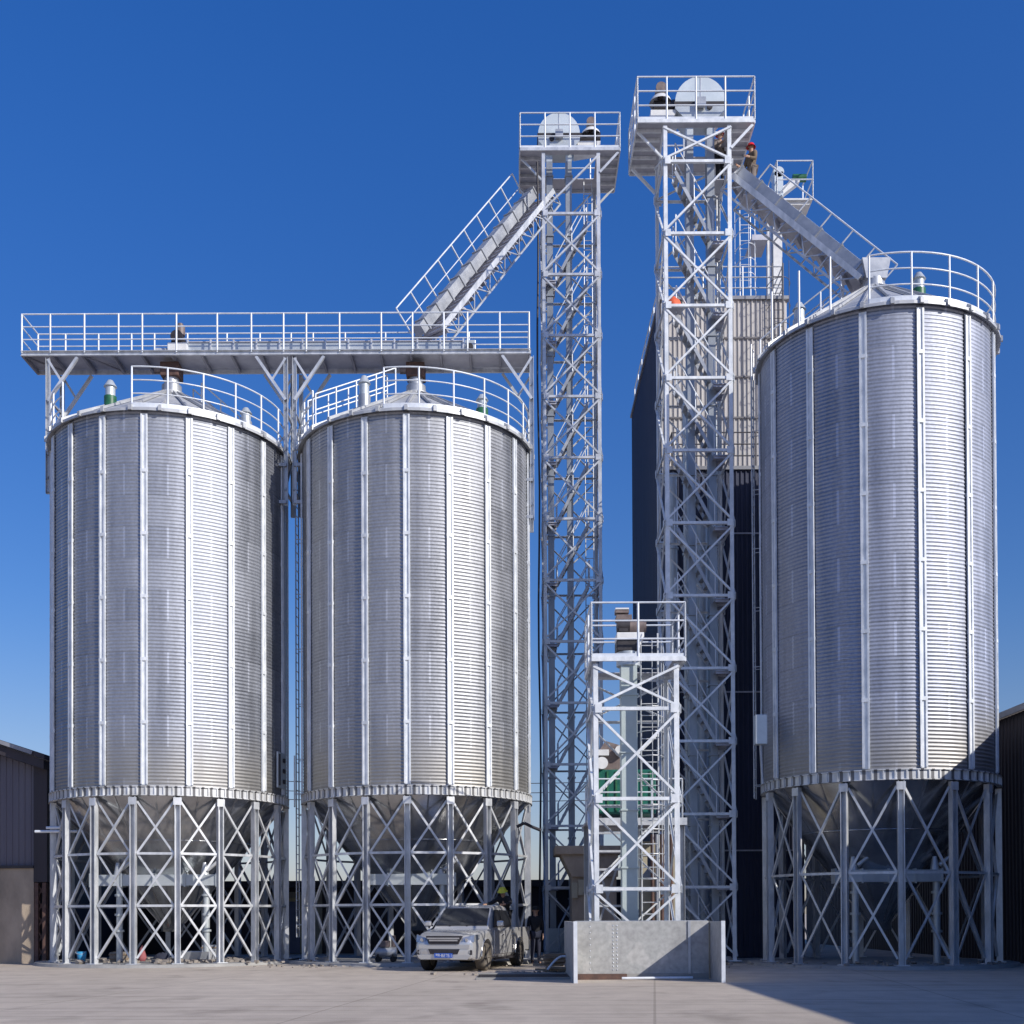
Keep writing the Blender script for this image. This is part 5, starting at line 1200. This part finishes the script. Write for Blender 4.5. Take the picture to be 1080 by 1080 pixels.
scatter(10.2, 32.4, 1.7, .8, 60, .03, .12, 32, 'debris', 'rubble', 'dark scraps on the pad of the right silo', PAD)
# timber pile left of pit wall
for k in range(9):
    rn = random.Random(40 + k); x, y = 1.1 + rn.uniform(-.2, .25), 30.0 + rn.uniform(-.35, .35); a = rn.uniform(-.7, .7); L_ = rn.uniform(.6, 1.1); z = .05 + .055 * k
    b = MB().box((x, y, z), (L_, .1, .05), rz=a)
    tag(b.build('timber_plank', 'wood', None, loc=(x, y, z)), 'rough timber offcut in the pile left of the pit wall', 'plank', 'timber pile by the pit wall')
# rolled sheet and cable beside the pile
p = at(590, 1012, 29.5); tag(MB().path([(p.x - .3 + .09 * i, 29.5, .12 + .34 * sin(pi * i / 9)) for i in range(8)], .03, 8).build('bent_pipe', 'rail', None, loc=(p.x, 29.5, 0)), 'curved pale pipe lying over the timber pile', 'pipe')

scatter(.4, 29.6, .8, .35, 70, .02, .10, 52, 'debris', 'rubble', 'broken rubble around the timber pile by the pit wall', 0)
scatter(-2.5, 34.2, 3.0, .3, 60, .01, .06, 62, 'debris', 'rubble', 'fine gravel strewn along the pad edge of the middle silo', 0)
# white cabinet and sign board behind the pickup
p0_, p1_ = at(521, 969, 37.8), at(545, 947, 37.8)
t = empty('white_cabinet', ((p0_.x + p1_.x) / 2, 38.0, 0), 'white cabinet on a dark stand just behind the pickup tail', 'cabinet')
MB().bb(p0_.x, p1_.x, 37.8, 38.3, p0_.z + .3, p1_.z).build('box', 'white', t, bevel=.02)
MB().bb(p0_.x + .2, p1_.x - .1, 37.82, 38.28, p0_.z - .15, p0_.z + .16).build('lower_box', 'white', t, bevel=.02)
MB().bb(p0_.x + .05, p1_.x - .05, 37.85, 38.25, p0_.z + .161, p0_.z + .299).bb(p0_.x + .1, p0_.x + .18, 37.9, 38.2, PAD, p0_.z + .16).bb(p1_.x - .18, p1_.x - .1, 37.9, 38.2, PAD, p0_.z + .16).build('stand', 'dark', t)
pa, pb = at(542, 1001, 35.9), at(550, 979, 35.9)
t = empty('leaning_board', (pa.x + .1, 35.9, 0), 'white skewed board leaning against a post beside the pickup tail', 'board')
MB().add([(pa.x, 35.9, pa.z), (pb.x, 35.9, pa.z + .28), (pb.x, 35.95, pb.z), (pa.x + .02, 35.95, pb.z - .26), (pa.x, 35.93, pa.z), (pb.x, 35.93, pa.z + .28), (pb.x, 35.98, pb.z), (pa.x + .02, 35.98, pb.z - .26)], [(0, 1, 2, 3), (7, 6, 5, 4), (0, 4, 5, 1), (1, 5, 6, 2), (2, 6, 7, 3), (3, 7, 4, 0)]).build('panel', 'white', t)
MB().bb(pa.x + .08, pa.x + .14, 35.99, 36.05, 0, pb.z).build('post', 'zinc_dull', t)
# flat steel grid set on the yard right of the pickup
xa, xb = at(504, 1030, 28.6).x, at(600, 1030, 28.6).x
t = empty('drain_grid', ((xa + xb) / 2, 28.6, 0), 'low dark steel grid in a pale kerb, right of the pickup front wheel', 'drain grid')
MB().bb(xa, xb, 28.9, 29.05, 0, .07).bb(xa, xb, 27.2, 27.35, 0, .05).build('kerb', 'concrete', t)
b = MB()
for i in range(22): y = 27.42 + i * .066; b.bb(xa + .02, xb - .02, y, y + .03, .01, .045)
b.build('grating', 'dark', t)
# old cable drum shape on right ground removed; overhead wires behind
b = MB()
for i, py in enumerate((819, 829, 838)):
    A = at(300, py + 5, 90); B_ = at(780, py, 90); pts = [A.lerp(B_, k / 20) - Vector((0, 0, 1.2 * 4 * (k / 20) * (1 - k / 20) * .3)) for k in range(21)]
    tag(MB().path(pts, .03, 5).build('overhead_wire', 'dark', None, loc=A), ('topmost', 'middle', 'lowest')[i] + ' of three thin overhead wires far behind the silos', 'wire', 'overhead wires')
t = empty('cable_arm', at(530, 868, 36.5), 'dark drooping cable arm off the right legs of the middle silo', 'bracket')
pts = [at(px, py, 36.2) for px, py in ((545, 872), (553, 868), (561, 872), (571, 876))]
MB().path(pts, .05, 6).build('arm', 'dark', t)
